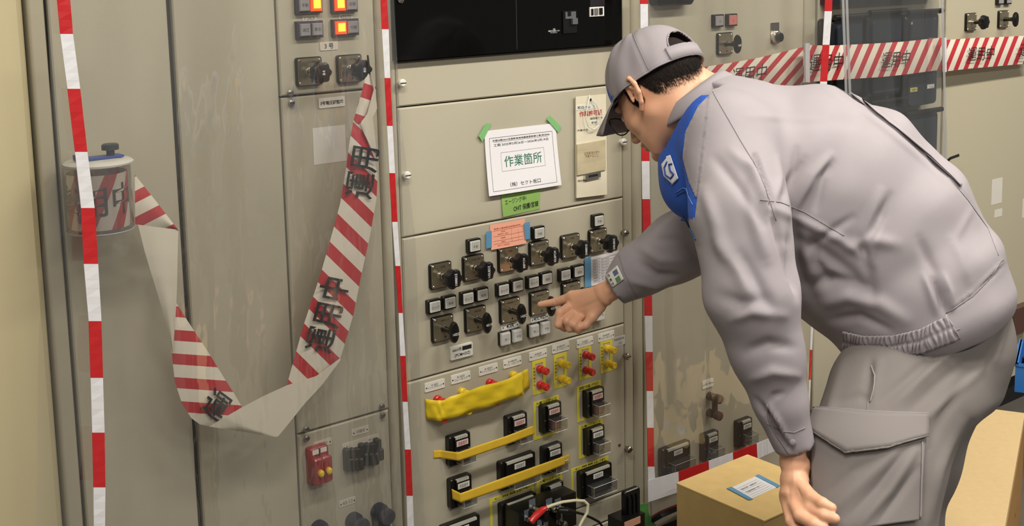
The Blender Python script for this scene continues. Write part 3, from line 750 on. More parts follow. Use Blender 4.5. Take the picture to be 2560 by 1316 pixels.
mb.tube([c0, c0+np.array([.012, -.004, -.012]), c0+np.array([.022, -.006, -.035]), c0+np.array([.016, -.005, -.06]), c0+np.array([0, -.005, -.069]), c0+np.array([-.016, -.005, -.06]), c0+np.array([-.024, -.005, -.04]), c0+np.array([-.018, -.004, -.016]), c0+np.array([-.009, -.002, .004]), c0+np.array([-.006, .002, .012])], .0013, 6)
obj('string_loop', mb, WHITE, pm, True)
# orange paper, white list
OC = [(1226, 625), (1314, 608), (1312, 547), (1225, 563)]
oo, P, Q = sheet('inspection_slip', OC, -.0015, ORANGEP, curl=lambda u, v: .002*math.sin(3.1*u)+.003*(1-v)**2)
tag(oo, 'small orange slip held by two blue tapes above the rotary switches', 'paper slip')
lines(P, [(.08, .73, .92, .73), (.08, .5, .92, .5), (.08, .32, .92, .32), (.08, .2, .92, .2), (.58, .5, .58, .73), (.58, .2, .58, .5), (.78, .2, .78, .62)], .0005, INKR, oo, Wd=.11, Hd=.06)
ontext(P, Q, '取替工事試験記録票(本体)', .48, .8, w=.76, h=.07, m=INKR, parent=oo, bold=.01)
for v, s in ((.66, '工事件名'), (.57, '試験年月日　立会者'), (.41, '継電器盤'), (.26, '確認者'), (.12, '使用中につき取扱注意')): ontext(P, Q, s, .34, v, h=.055, m=INKR, parent=oo)
for lab, pts in (('blue tape strip on the left edge of the orange slip', [(1215, 622), (1229, 619), (1229, 577), (1215, 580)]), ('blue tape strip on the right edge of the orange slip', [(1313, 600), (1325, 597), (1324, 555), (1310, 558)])): tag(flatpoly('tape_strip', pts, -.0052, BLUET), lab, 'tape')
WC = [(1477, 716), (1551, 699), (1548, 627), (1475, 645)]
wo, P, Q = sheet('work_list', WC, -.001, PAPER); tag(wo, 'white printed list taped between the rotary switches and the pointing sleeve', 'paper slip')
lines(P, [(.03, .1+.1*i, .95, .1+.1*i) for i in range(9)]+[(.3, .08, .3, .92)], .0005, INKG, wo, Wd=.1, Hd=.075)
for i in range(8): ontext(P, Q, '・点検確認項目', .16, .15+.1*i, w=.2, h=.05, m=INKG, parent=wo); ontext(P, Q, '試験内容確認良', .5, .15+.1*i, w=.28, h=.05, m=INKG, parent=wo)
for lab, pts in (('tall blue tape strip on the left edge of the white list', [(1462, 720), (1478, 716), (1477, 641), (1461, 647)]), ('short blue tape strip at the top right corner of the white list', [(1545, 661), (1557, 656), (1556, 627), (1544, 632)])): tag(flatpoly('tape_strip', pts, -.0022, BLUET), lab, 'tape')
# yellow tapes bridging the terminals and covers
def tapeband(name, top, bot, ys, m, crumple=0., seed=1, th=.0005, nu=6, nv=5):
    rs = random.Random(seed); rows = []
    T = [np.array(W(*p, y)) for p, y in zip(top, ys)]; B = [np.array(W(*p, y)) for p, y in zip(bot, ys)]
    for i in range(len(T)-1):
        for k in range(nu + (1 if i == len(T)-2 else 0)):
            f = k/nu; a = T[i]*(1-f)+T[i+1]*f; b = B[i]*(1-f)+B[i+1]*f; r = []
            for j in range(nv+1):
                g = j/nv; q = a*(1-g)+b*g; s = i+f
                if crumple: q = q+np.array([0, -crumple*min(1, max(0, len(T)-3-s)/1.5, 1)*(math.sin(s*3.1+g*4)*math.sin(g*5.3+s*1.7)+.5*math.sin(s*7.3-g*6.1)*math.sin(math.pi*g)), 0])
                r.append(q)
            rows.append(r)
    k = nv+1; n = len(rows); vs = [q for r in rows for q in r]; fs = [(i*k+j, i*k+j+1, (i+1)*k+j+1, (i+1)*k+j) for i in range(n-1) for j in range(nv)]
    me = bpy.data.meshes.new(name); o_ = np.mean(vs, 0); me.from_pydata([tuple(q-o_) for q in vs], [], fs); me.materials.append(m); me.polygons.foreach_set('use_smooth', [True]*len(fs)); me.update()
    o = link(name, me, None, o_); md = o.modifiers.new('thickness', 'SOLIDIFY'); md.thickness = th; md.offset = 0; return o
yt = tapeband('tape_strip', [(1061, 997), (1092, 1002), (1108, 1002), (1144, 987), (1209, 964), (1272, 947), (1304, 930), (1308, 927), (1320, 922)], [(1065, 1049), (1093, 1053), (1113, 1051), (1167, 1036), (1234, 1014), (1290, 993), (1307, 988), (1310, 979), (1324, 970)],
         [-.001, -.024, -.035, -.036, -.036, -.036, -.034, -.006, -.001], YTAPE, .0042, 3)
tag(yt, 'wide crumpled yellow tape stretched over four red and yellow terminals', 'tape')
z5 = lambda L: [Z5(*p) for p in L]
o1 = tapeband('tape_strip', z5([(302, 772), (345, 768), (478, 785), (620, 735), (820, 668), (1018, 592)]), z5([(300, 828), (345, 826), (482, 846), (620, 802), (830, 728), (1030, 652)]), [-.001, -.001, -.0458, -.0458, -.0458, -.0458], OTAPE)
tag(o1, 'upper of the two long thin ochre tapes across the plug covers', 'tape')
o2 = tapeband('tape_strip', z5([(430, 1048), (495, 1080), (620, 1035), (850, 950), (1090, 865), (1240, 812), (1256, 806), (1282, 797)]), z5([(436, 1122), (498, 1148), (630, 1105), (900, 1010), (1120, 925), (1245, 874), (1262, 868), (1282, 858)]), [-.025, -.0458, -.0458, -.0458, -.0458, -.0458, -.03, -.001], OTAPE)
tag(o2, 'lower of the two long thin ochre tapes across the plug covers', 'tape')

# ================================================================ plastic curtains
def interp(pts, py):
    ys = [p[0] for p in pts]; return float(np.interp(py, ys, [p[1] for p in pts]))
def edge_tape(name, L, R, cuts, y, parent, first_red=True, th=.0012, ext=(-60, 1400)):
    """vinyl edge tape; L/R: [(py, px)] of its two edges; cuts: where its colour changes, as seen"""
    mb = MB(); ys = [ext[0]]+[c for c in cuts if ext[0] < c < ext[1]]+[ext[1]]; red = first_red
    yf = y if callable(y) else (lambda py: y)
    def ex(P, py):
        if py < P[0][0]: s = (P[1][1]-P[0][1])/(P[1][0]-P[0][0]); return P[0][1]+s*(py-P[0][0])
        if py > P[-1][0]: s = (P[-1][1]-P[-2][1])/(P[-1][0]-P[-2][0]); return P[-1][1]+s*(py-P[-1][0])
        return interp(P, py)
    k = 0
    for a, b in zip(ys[:-1], ys[1:]):
        n = max(2, int((b-a)/18))
        for i in range(n):
            p0, p1 = a+(b-a)*i/n, a+(b-a)*(i+1)/n
            w0, w1 = .0005*math.sin(k*1.7), .0005*math.sin((k+1)*1.7); k += 1
            A, B, C_, D = W(ex(L, p0), p0, yf(p0)+w0), W(ex(R, p0), p0, yf(p0)-w0), W(ex(R, p1), p1, yf(p1)-w1), W(ex(L, p1), p1, yf(p1)+w1)
            quadprism([D, C_, B, A], th, 0 if red else 1, mb)
        red = not red
    return obj(name, mb, [REDT, WHT], parent)
def curtain(name, label, LE, RE, yl, yr, z0, z1, amp, seed, fq=1.):
    """hanging film between two edges given as [(py, px)]; yl/yr distance from the cabinets"""
    rs = np.random.RandomState(seed); nu, nv = 90, 46
    def line(E, y): q = [W(px, py, y) for py, px in E]; zz = np.array([a[2] for a in q]); xx = np.array([a[0] for a in q]); o = np.argsort(zz); return zz[o], xx[o]
    lz, lx = line(LE, yl); rz, rx = line(RE, yr); ph = rs.rand(6)*6; vs = []
    def X(zz, xx, z):
        if z > zz[-1]: return xx[-1]+(xx[-1]-xx[-2])/(zz[-1]-zz[-2])*(z-zz[-1])*.0
        if z < zz[0]: return xx[0]
        return np.interp(z, zz, xx)
    for j in range(nv+1):
        z = z0+(z1-z0)*j/nv; a, b = X(lz, lx, z), X(rz, rx, z)
        for i in range(nu+1):
            u = i/nu; e = min(1, 8*u*(1-u)+.12)
            y = yl+(yr-yl)*u+amp*e*(math.sin(fq*9*u*1.3+ph[0]+.6*z)+.6*math.sin(fq*21*u+ph[1]-1.1*z)+.35*math.sin(fq*43*u+ph[2]+2.5*z)+.15*math.sin(fq*77*u+ph[3]+3*math.sin(2*z)))
            vs.append((a+(b-a)*u, y, z))
    mb = MB(); k = nu+1; mb.add(vs, [(j*k+i, j*k+i+1, (j+1)*k+i+1, (j+1)*k+i) for j in range(nv) for i in range(nu)])
    t = thing(name, label, 'plastic sheet', ((lx[0]+rx[0])/2, (yl+yr)/2, z0))
    obj('film', mb, SHEET2 if fq < 1 else SHEET, t, 'all')
    return t
T1L = [(0, 142), (85, 150), (222, 168), (380, 187), (519, 202), (660, 209), (801, 221), (945, 226), (1085, 230), (1218, 233), (1316, 234)]
T1R = [(0, 175), (85, 182), (222, 200), (380, 218), (519, 236), (660, 245), (801, 253), (945, 257), (1085, 261), (1218, 263), (1316, 262)]
T2L = [(0, 951), (73, 954), (195, 961), (315, 967), (433, 973), (555, 980), (665, 988), (783, 996), (890, 1000), (1005, 1006), (1123, 1012), (1240, 1016), (1316, 1018)]
T2R = [(0, 967), (73, 971), (195, 975), (315, 981), (433, 987), (555, 993), (665, 1000), (783, 1006), (890, 1013), (1005, 1018), (1123, 1026), (1240, 1031), (1316, 1034)]
Y1, Y2 = -.15, -.078
cur1 = curtain('plastic_sheet', 'large clear sheet over the left cabinet with striped edge tapes at both sides', [(0, 118), (380, 132), (600, 106), (900, 96), (1316, 90)], [(0, 985), (300, 1002), (600, 1040), (900, 1050), (1316, 1062)], Y1-.004, Y2+.006, .04, 2.3, .006, 5)
edge_tape('edge_tape', T1L, T1R, [85, 222, 380, 520, 660, 803, 945, 1082, 1219], Y1-.012, cur1)
edge_tape('edge_tape', T2L, T2R, [73, 195, 315, 433, 555, 665, 783, 890, 1005, 1124, 1240], Y2-.004, cur1)
T3L = [(0, 1600), (350, 1603), (497, 1605), (597, 1607), (790, 1611), (978, 1616), (1167, 1619), (1200, 1620)]
T3R = [(0, 1619), (350, 1622), (497, 1624), (597, 1627), (790, 1630), (978, 1632), (1167, 1635), (1200, 1637)]
Y3, Y4 = -.075, -.13
T4L = [(0, 2062), (28, 2061), (112, 2056), (204, 2050), (800, 2027), (1030, 2019)]
T4R = [(0, 2080), (28, 2079), (112, 2073), (204, 2067), (800, 2033), (1030, 2023)]
zb2 = ZW(1660, 1215, Y3)
cur2 = curtain('plastic_sheet', 'clear sheet right of the centre cabinet, its taped bottom edge above the cardboard box', [(0, 1612), (597, 1617), (1200, 1628)], [(0, 2070), (204, 2058), (800, 2030), (1030, 2021)], Y3+.002, Y4+.002, zb2, 2.3, .007, 11)
edge_tape('edge_tape', T3L, T3R, [10, 105, 200, 300, 403, 498, 597, 695, 790, 880, 978, 1070, 1167], Y3-.003, cur2, ext=(-60, 1204))
edge_tape('edge_tape', T4L, T4R, [28, 112, 204, 300, 400, 500, 600, 700, 795, 875, 950, 1030], Y4-.003, cur2, ext=(-60, 1090))
mb = MB(); TP = [(1619, 1202), (1696, 1180), (1771, 1153), (1832, 1132), (1891, 1109), (1916, 1099), (1980, 1076)]; BT = [(1620, 1256), (1698, 1230), (1773, 1200), (1834, 1175), (1893, 1148), (1918, 1136), (1982, 1110)]
for i in range(6):
    n = 5; yy = lambda p: Y3-.004+(Y4-Y3)*(p-1619)/400
    for k in range(n):
        f, g = k/n, (k+1)/n; q = lambda A, f: (A[i][0]*(1-f)+A[i+1][0]*f, A[i][1]*(1-f)+A[i+1][1]*f)
        w = .0006
        quadprism([W(*q(BT, f), yy(q(BT, f)[0])+w*(k % 2)), W(*q(BT, g), yy(q(BT, g)[0])+w*((k+1) % 2)), W(*q(TP, g), yy(q(TP, g)[0])-w*(k % 2)), W(*q(TP, f), yy(q(TP, f)[0])-w*((k+1) % 2))], .0012, 0 if i in (1, 3) else 1, mb)
obj('edge_tape', mb, [REDT, WHT], cur2)
cur3 = curtain('plastic_sheet', 'clear sheet hanging in front of the black protective relays', [(0, 2100), (240, 2122), (700, 2130)], [(0, 2346), (400, 2362), (700, 2368)], -.125, -.1, .3, 2.3, .008, 21, .35)
for xs_ in ((2103, 2109, 2118, 2124), (2112, 2118, 2128, 2134), (2352, 2358, 2362, 2368)):
    mb = MB()
    quadprism([W(xs_[2], 420, -.132), W(xs_[3], 420, -.132), W(xs_[1], -40, -.132), W(xs_[0], -40, -.132)], .001, 0, mb); obj('folded_edge', mb, CLEARE, cur3)
for lab, q in (('white clip bar at the left of the ribbon beside the striped edge tape', [(2010, 205), (2020, 206), (2020, 108), (2009, 108)]), ('white clip bar right of the black relays', [(2356, 180), (2362, 180), (2362, 94), (2355, 94)])):
    tag(obj('clip_bar', quadprism([W(*p, -.115) for p in q], .006), WHT), lab, 'clip')

# ================================================================ hazard ribbons
def ribbon_mesh(secs, grad, mb, mi, nu=6, n=6):
    """secs: (Lx, Ly, Rx, Ry, y[, bulge]) as seen; grad: stripes across the ribbon face"""
    rows = []
    for i in range(len(secs)-1):
        A, B = secs[i], secs[i+1]
        for k in range(n+(i == len(secs)-2)):
            f = k/n; s = [A[q]*(1-f)+B[q]*f for q in range(5)]; rows.append(s)
    vs, uv = [], []
    for s in rows:
        for j in range(nu+1):
            g = j/nu; px, py = s[0]*(1-g)+s[2]*g, s[1]*(1-g)+s[3]*g
            yy_ = s[4]-.006*math.sin(math.pi*g); yy_ = max(yy_, -.128+(px-130)*.000075) if px < 1000 else yy_; vs.append(W(px, py, yy_)); uv.append((px*grad[0]+py*grad[1]+grad[2], 0))
    k = nu+1; mb.add(vs, [(i*k+j, i*k+j+1, (i+1)*k+j+1, (i+1)*k+j) for i in range(len(rows)-1) for j in range(nu)], mi)
    mb.uv = (mb.uv or [])+uv
def pxtext(s, cx, cy, rd, ud, w, h, y, parent, bold=.012, m=INK):
    """lettering on a ribbon: rd/ud reading and up directions as seen, w/h sizes as seen"""
    rd = np.array(rd, float); rd /= np.linalg.norm(rd); ud = np.array(ud, float); ud /= np.linalg.norm(ud)
    def warp(a):
        a = a/(a.max(0)-a.min(0)); return np.array([W(*(np.array([cx, cy])+rd*q[0]*w+ud*q[1]*h), y) for q in a])
    return lettering(s, None, None, None, width=1, height=1, m=m, parent=parent, bold=bold, warp=warp)
mb = MB()
ribbon_mesh([(337, 437, 338, 561, -.07), (385, 497, 390, 568, -.075), (445, 574, 446, 576, -.075)], (.0078, .0152, .1), mb, 0)
ribbon_mesh([(345, 562, 446, 575, -.078), (362, 630, 444, 640, -.085), (380, 690, 443, 700, -.088), (402, 762, 441, 760, -.088), (420, 830, 437, 820, -.085), (432, 882, 433, 880, -.08)], (0, 0, .8), mb, 1)
ribbon_mesh([(428, 857, 440, 757, -.072), (431, 900, 475, 812, -.07), (437, 955, 520, 880, -.07), (455, 1010, 560, 945, -.07), (478, 1046, 590, 992, -.07), (500, 1062, 612, 1030, -.07), (525, 1067, 640, 1060, -.07)], (-.0012, .0169, .58), mb, 0)
ribbon_mesh([(522, 1067, 600, 1079, -.078), (560, 1045, 690, 1093, -.088), (605, 1019, 696, 1091, -.092), (660, 990, 720, 1062, -.092), (717, 964, 760, 1012, -.09), (790, 941, 806, 962, -.085), (850, 896, 852, 900, -.078)], (0, 0, .8), mb, 1)
ribbon_mesh([(700, 1035, 840, 905, -.06), (717, 963, 852, 893, -.062), (738, 888, 868, 840, -.066), (760, 810, 884, 785, -.066), (800, 690, 905, 680, -.064), (826, 600, 925, 590, -.062), (850, 510, 941, 500, -.062), (864, 430, 944, 440, -.06), (873, 360, 936, 395, -.06), (884, 300, 918, 350, -.058), (897, 250, 905, 320, -.056)], (-.0110, .0112, .3), mb, 0)
ribbon_mesh([(884, 300, 905, 318, -.058), (903, 235, 926, 268, -.062), (913, 195, 934, 225, -.058), (919, 165, 924, 178, -.05)], (-.004, .012, .15), mb, 0)
ribbon_mesh([(903, 320, 944, 400, -.066), (903, 305, 932, 292, -.072), (918, 285, 943, 272, -.072), (934, 225, 938, 220, -.066), (925, 180, 927, 180, -.055)], (0, 0, .8), mb, 1)
rib = obj('hazard_ribbon', mb, [STRIPE, CREAM], None, 'all'); tag(rib, 'striped ribbon hanging in a twisted loop between the round case and the knob', 'ribbon', 'striped hazard ribbons')
pxtext('運用中', 818, 788, (.27, -1), (-1, -.2), 190, 74, -.075, rib); pxtext('運用', 906, 432, (.16, -1), (-1, -.16), 128, 72, -.071, rib); pxtext('運', 541, 1014, (.8, .6), (.5, -.8), 62, 70, -.080, rib)
mb = MB(); quadprism([W(919, 168, -.06), W(924, 168, -.06), (W(921, 138, -.06)+W(919, 138, -.06))/2, W(917, 138, -.06)], .002, 0, mb); obj('hook', mb, BLACKM, rib)
def ribbon2(label, top, bot, ys, grad, texts):
    mb = MB(); ribbon_mesh([(t[0], t[1], b[0], b[1], y) for t, b, y in zip(top, bot, ys)], grad, mb, 0, nu=8)
    r = obj('hazard_ribbon', mb, STRIPE, None, 'all'); tag(r, label, 'ribbon', 'striped hazard ribbons')
    for s, cx, cy, w, h, sl in texts: pxtext(s, cx, cy, (1, sl), (.12, -1), w, h, min(ys)-.012, r, bold=.0)
    return r
ribbon2('striped ribbon running from behind the cap towards the white clip bar', [(1730, 172), (1828, 157), (1899, 144), (1965, 128), (2010, 117)], [(1730, 262), (1828, 246), (1899, 233), (1965, 219), (2010, 208)], [-.04, -.045, -.05, -.055, -.06], (.0300, .0260, 0), [('運用中', 1873, 186, 88, 44, -.16)])
ribbon2('striped ribbon crossing in front of the black relays', [(2008, 112), (2065, 114), (2120, 112), (2200, 108), (2260, 104), (2354, 94)], [(2008, 206), (2065, 202), (2120, 198), (2200, 193), (2260, 187), (2354, 174)], [-.09, -.092, -.095, -.095, -.093, -.09], (.0355, .0150, .2), [('運用中', 2240, 148, 70, 42, -.1), ('運用中', 2066, 156, 84, 46, -.05)])
ribbon2('striped ribbon at the far right with its end clipped beside the relays', [(2363, 100), (2420, 96), (2490, 93), (2590, 88)], [(2362, 179), (2420, 172), (2490, 166), (2590, 157)], [-.05, -.05, -.045, -.04], (.0420, .0165, .0), [('運用中', 2453, 134, 66, 36, -.06), ('運', 2562, 124, 24, 34, -.06)])

# tape dispenser behind the left edge tape
dc = W(246, 492, -.068); Rr, Hh = .0555, .112
dis = thing('tape_case', 'round clear case of striped ribbon fixed to the left cabinet', 'ribbon case', (dc[0], dc[1], dc[2]-Hh/2))
n = 48; mb = MB(); vs = []; uv = []
for j, z in enumerate((-.05, .043)):
    for k in range(n+1): a = 2*math.pi*k/n; vs.append((dc[0]+.049*math.cos(a), dc[1]+.049*math.sin(a), dc[2]+z)); uv.append((k/n*6-z*9.5, 0))
mb.add(vs, [(k, k+1, k+n+2, k+n+1) for k in range(n)]); mb.uv = uv
roll = obj('ribbon_roll', mb, STRIPE, dis, 'all')
def drumtext(s, a0, size, R=.0498):
    def warp(a): return np.array([(dc[0]+R*math.cos(a0+q[0]/R), dc[1]+R*math.sin(a0+q[0]/R), dc[2]+q[1]) for q in a])
    lettering(s, None, None, None, height=size, width=size*.95*len(s), m=INK, parent=roll, bold=.012, warp=warp)
drumtext('運用中', math.radians(-120), .054)
mb = MB(); mb.lathe([(Rr, -Hh/2), (Rr, Hh/2)], 48, dc, 0, None, 'z'); mb.f = mb.f[:-2]; mb.m = mb.m[:-2]
mb.tube([dc+np.array([Rr*math.cos(a), Rr*math.sin(a), -Hh/2]) for a in np.linspace(0, 2*math.pi, 40)], .0016, 6, 1, False)
mb.tube([dc+np.array([Rr*math.cos(a), Rr*math.sin(a), Hh/2]) for a in np.linspace(0, 2*math.pi, 40)], .0016, 6, 1, False)
obj('clear_drum', mb, [DRUM, CLEARE], dis, 'all')
mb = MB(); mb.lathe([(Rr, -Hh/2-.002), (Rr, -Hh/2+.001)], 40, dc, 0, None, 'z'); obj('drum_floor', mb, DRUM, dis)
mb = MB(); mb.lathe([(.0565, 0), (.0575, .003), (.054, .006), (.03, .008)], 40, dc+np.array([.004, 0, Hh/2]), 0, None, 'z'); obj('lid', mb, WHITE, dis, True)
mb = MB(); mb.box(dc[0]-.034, dc[0]+.044, dc[1]-.014, dc[1]+.012, dc[2]+Hh/2+.009, dc[2]+Hh/2+.0125); mb.box(dc[0]-.034, dc[0]-.026, dc[1]-.014, dc[1]+.012, dc[2]+Hh/2+.0125, dc[2]+Hh/2+.018); obj('bracket', mb, mat('blue_bracket', (52, 78, 160), .4), dis)
mb = MB(); mb.lathe([(.007, .012), (.007, .021), (.0145, .022), (.0145, .03), (.012, .032)], 20, dc+np.array([.026, 0, Hh/2]), 0, lambda a: 1+.03*math.cos(14*a), 'z'); obj('thumb_screw', mb, mat('slate_plastic', (44, 50, 60), .4), dis, True)
for k in range(4):
    mb = MB(); mb.lathe([(.0075, 0), (.0075, .001)], 12, (dc[0]-.044, dc[1]-.03, dc[2]+.028-.019*k), ex=.6); obj('vent_disc', mb, mat('mauve_disc', (120, 104, 112), .5), dis)
mb = MB(); mb.box(dc[0]-.03, dc[0]+.03, dc[1]+.05, 0, dc[2]-.03, dc[2]+.03); obj('mount', mb, WHITE, dis)

# ================================================================ floor things
ybk = -.17; zt = ZW(1692, 1208, ybk); bx0 = XW(1692, 1208, ybk); bx1 = XW(1869, 1134, ybk)
def onz(px, py, z): r = ray(px, py); t = (z-CAMP[2])/r[2]; return CAMP+t*r
fc = onz(1896, 1309, zt); yfr = float(fc[1])
bt = thing('cardboard_box', 'closed plain cardboard box with a taped slip standing by the cabinets', 'box', ((bx0+bx1)/2, (ybk+yfr)/2, 0))
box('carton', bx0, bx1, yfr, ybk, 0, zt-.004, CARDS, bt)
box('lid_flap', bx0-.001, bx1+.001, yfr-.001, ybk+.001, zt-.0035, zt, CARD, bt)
def flat_on(name, pts, z, m, parent, th=.0008): return obj(name, quadprism([onz(*p, z) for p in pts], th), m, parent)
SLP = [(1880, 1248), (1942, 1219), (1889, 1192), (1828, 1221)]
sl = flat_on('shipping_slip', SLP, zt+.0004, PAPER, None); tag(sl, 'white slip with blue tapes on the cardboard box', 'paper slip')
SQ = [onz(*p, zt+.0014) for p in SLP]
PS = lambda u, v, l=0.: bil(SQ, u, v)+np.array([0, 0, l])
lines(PS, [(.08, .12*i+.1, .9, .12*i+.1) for i in range(7)], .0006, INKG, sl, lift=.0003, Wd=.09, Hd=.08)
ontext(PS, SQ, '取扱注意　機器在中', .45, .68, w=.6, h=.09, m=INKG, parent=sl, lift=.0004); ontext(PS, SQ, '作業用品一式', .4, .43, w=.5, h=.09, m=INKG, parent=sl, lift=.0004)
flat_on('tape', [(1872, 1251), (1883, 1249), (1828, 1218), (1817, 1222)], zt+.0014, BLUET, sl); flat_on('tape', [(1944, 1220), (1951, 1215), (1896, 1187), (1888, 1191)], zt+.0014, BLUET, sl)
# blue crate, green tape, cables by the plinth
q = onz(1668, 1300, .10)
cr = thing('blue_crate', 'blue plastic tray on the floor left of the cardboard box', 'tray', (q[0], q[1], 0))
mb = MB(); a, b = onz(1636, 1302, .10), onz(1700, 1285, .10)
X0, X1, Y1_, Y0_ = a[0]-.05, bx0-.03, min(-.05, a[1]), min(-.05, a[1])-.2
for bb in ((X0, X1, Y0_, Y1_, 0, .006), (X0, X0+.006, Y0_, Y1_, .006, .1), (X1-.006, X1, Y0_, Y1_, .006, .1), (X0+.006, X1-.006, Y0_, Y0_+.006, .006, .1), (X0+.006, X1-.006, Y1_-.006, Y1_, .006, .1), (X0-.004, X1+.004, Y1_-.01, Y1_+.002, .093, .1)): mb.box(*bb)
obj('shell', mb, BLUEP, cr)
for i, (c, m_) in enumerate((('dark red', mat('dark_red', (150, 34, 40), .4)), ('black', BLACKM))):
    mb = MB(); mb.tube([W(1632, 1296+6*i, -.02-.01*i), W(1652, 1284+6*i, -.05-.01*i), W(1675, 1274+6*i, -.04-.01*i), W(1705, 1262+6*i, -.03), W(1760, 1240, -.02)], .006, 8); tag(obj('cable', mb, m_, None, True), c+' cable lying along the cabinet foot left of the cardboard box', 'cable')
mb = MB(); gp = [(1598, 1262), (1620, 1258), (1622, 1285), (1640, 1316), (1600, 1330)]
gq = [W(p[0], p[1], -.03) for p in gp]; mb.add(gq+[q_+np.array([0, .002, 0]) for q_ in gq], [(0, 1, 2, 3, 4), (9, 8, 7, 6, 5)]+[(i, (i+1) % 5, (i+1) % 5+5, i+5) for i in range(5)])
tag(obj('tape_strip', mb, mat('leaf_green_tape', (96, 160, 84), .5, bump=.3, bscale=40)), 'crumpled green tape hanging behind the black ribbed holder', 'tape')
# black ribbed holder
yh = -.10
hb = thing('ribbed_holder', 'black upright ribbed plastic holder in front of the centre cabinet foot', 'holder', tuple(W(1582, 1390, yh)))
p0, p1 = W(1562, 1232, yh), W(1600, 1219, yh); mb = MB(); X0, X1, Z1 = p0[0], p1[0], p0[2]
mb.prism([((X0+X1)/2+u, Z1-.1+v) for u, v in rrect(X1-X0, .2, .006, 3)], yh, yh+.012, 0, .002); obj('back', mb, BLACK, hb)
for i in range(3):
    x = X0+(X1-X0)*(.24+.26*i); mb = MB(); mb.tube([(x, yh-.001, Z1-.012), (x, yh-.004, Z1-.02), (x, yh-.004, Z1-.15)], .0042, 8); obj('rib', mb, BLACK, hb, True)
p0, p1 = W(1556, 1306, yh-.02), W(1612, 1296, yh-.02); mb = MB(); mb.box(p0[0], p1[0], yh-.02, yh+.03, p0[2]-.25, p0[2]); obj('foot', mb, BLACK, hb)
mb = MB(); mb.box(p0[0]+.006, p1[0]-.016, yh-.0215, yh-.02, p0[2]-.02, p0[2]-.003); obj('label', mb, mat('tan_label', (196, 148, 120), .6), hb)

# test plug with leads
yp = -.07
tp = thing('test_plug', 'black test plug with chrome posts pushed into the lowest terminal block', 'plug', tuple(W(1380, 1330, yp)))
p0, p1 = W(1297, 1296, yp), W(1424, 1262, yp); q0 = W(1297, 1266, yp)
mb = MB(); mb.box(p0[0], p1[0]+.02, yp, -.02, p0[2]-.07, W(1340, 1268, yp)[2], 0); obj('plug_body', mb, BLACK, tp)
for i, (px, py) in enumerate(((1318, 1296), (1350, 1320), (1372, 1268), (1394, 1268), (1398, 1304), (1362, 1322), (1330, 1270))):
    c = W(px, py, yp); mb = MB(); mb.lathe([(.0075, 0), (.0075, .006), (.004, .007), (.004, .014), (.0068, .015), (.0068, .022), (.005, .025)], 14, c); obj('binding_post', mb, CHROME if i % 2 else STEEL, tp, True)
    mb = MB(); mb.box(c[0]-.009, c[0]+.009, yp-.0015, yp, c[2]-.004, c[2]+.02); obj('link_plate', mb, mat('blue_grey_metal', (150, 160, 176), .3, .7), tp)
for i in range(3):
    c = W(1326+30*i, 1290-5*i, yp); mb = MB(); mb.prism([(c[0]+u, c[2]+v) for u, v in rrect(.014, .03, .003, 2)], yp-.016, yp, 0, .002); obj('slot_cover', mb, BLACK, tp)
yl = -.11
mb = MB(); mb.tube([W(1326, 1306, yl), W(1340, 1290, yl), W(1356, 1276, yl), W(1366, 1270, yl)], [.0072, .0085, .0078, .0046], 12)
lead = thing('test_lead', 'cream flat test lead with a red boot arching over the black plug', 'test lead', tuple(W(1345, 1300, yl)))
obj('red_boot', mb, RPLAS, lead, True)
mb = MB(); mb.tube([W(*p, y) for p, y in (((1364, 1271), yl), ((1380, 1264), yl), ((1406, 1256), yl-.004), ((1436, 1252), yl-.01), ((1460, 1253), yl-.015), ((1470, 1262), yl-.02), ((1468, 1282), yl-.02), ((1456, 1302), yl-.02), ((1442, 1330), yl-.02), ((1430, 1370), yl-.02))], .0034, 8, sq=1.0); mb2 = mb
obj('lead_wire', mb2, mat('cream_cable', (226, 220, 188), .45), lead, True)
lead2 = thing('test_lead', 'black test lead running right from the black plug', 'test lead', tuple(W(1400, 1290, yl)))
mb = MB(); mb.tube([W(1396, 1276, yl+.01), W(1416, 1278, yl), W(1436, 1281, yl)], [.0055, .0085, .0055], 10); obj('black_boot', mb, BLACK, lead2, True)
mb = MB(); mb.tube([W(*p, yl) for p in ((1436, 1281), (1456, 1286), (1480, 1296), (1498, 1306), (1508, 1320), (1512, 1350))], .003, 8); obj('lead_wire', mb, BLACK, lead2, True)

# bench and tray
zb = .31
A, B = onz(2513, 1316, zb), onz(2554, 1081, zb); d = (B-A)/np.linalg.norm(B-A); nrm = np.array([-d[1], d[0], 0.]); Wd = .34
s0, s1 = A-d*.12, A+d*float((-.16-Wd*abs(nrm[1])-A[1])/d[1])
bn = thing('bench', 'low board with pale top and brown wooden sides behind the bent man', 'bench', tuple((s0+s1)/2*np.array([1, 1, 0])+nrm*Wd/2))
def obox(p, q, w0, w1, z0, z1, mb=None, m=0):
    mb = mb or MB(); vs = [a+nrm*w+np.array([0, 0, z-zb]) for a in (p, q) for w in (w0, w1) for z in (z0, z1)]
    return mb.add(vs, [(0, 1, 3, 2), (4, 6, 7, 5), (0, 4, 5, 1), (2, 3, 7, 6), (0, 2, 6, 4), (1, 5, 7, 3)], m)
obj('bench_top', obox(s0, s1, 0, Wd, zb-.018, zb), BENCHT, bn)
obj('side_board', obox(s0, s1, -.0005, .018, zb-.30, zb-.0185), WOOD, bn); obj('side_board', obox(s0, s1, Wd-.018, Wd, zb-.30, zb-.0185), WOOD, bn)
for k in (.1, .9):
    for w in (.02, Wd-.06):
        c = s0+(s1-s0)*k; obj('leg', obox(c-d*.02, c+d*.02, w, w+.04, 0, zb-.02), WOOD, bn)
hh = A+d*.05; mb = MB(); cc = onz(2537, 1289, zb)
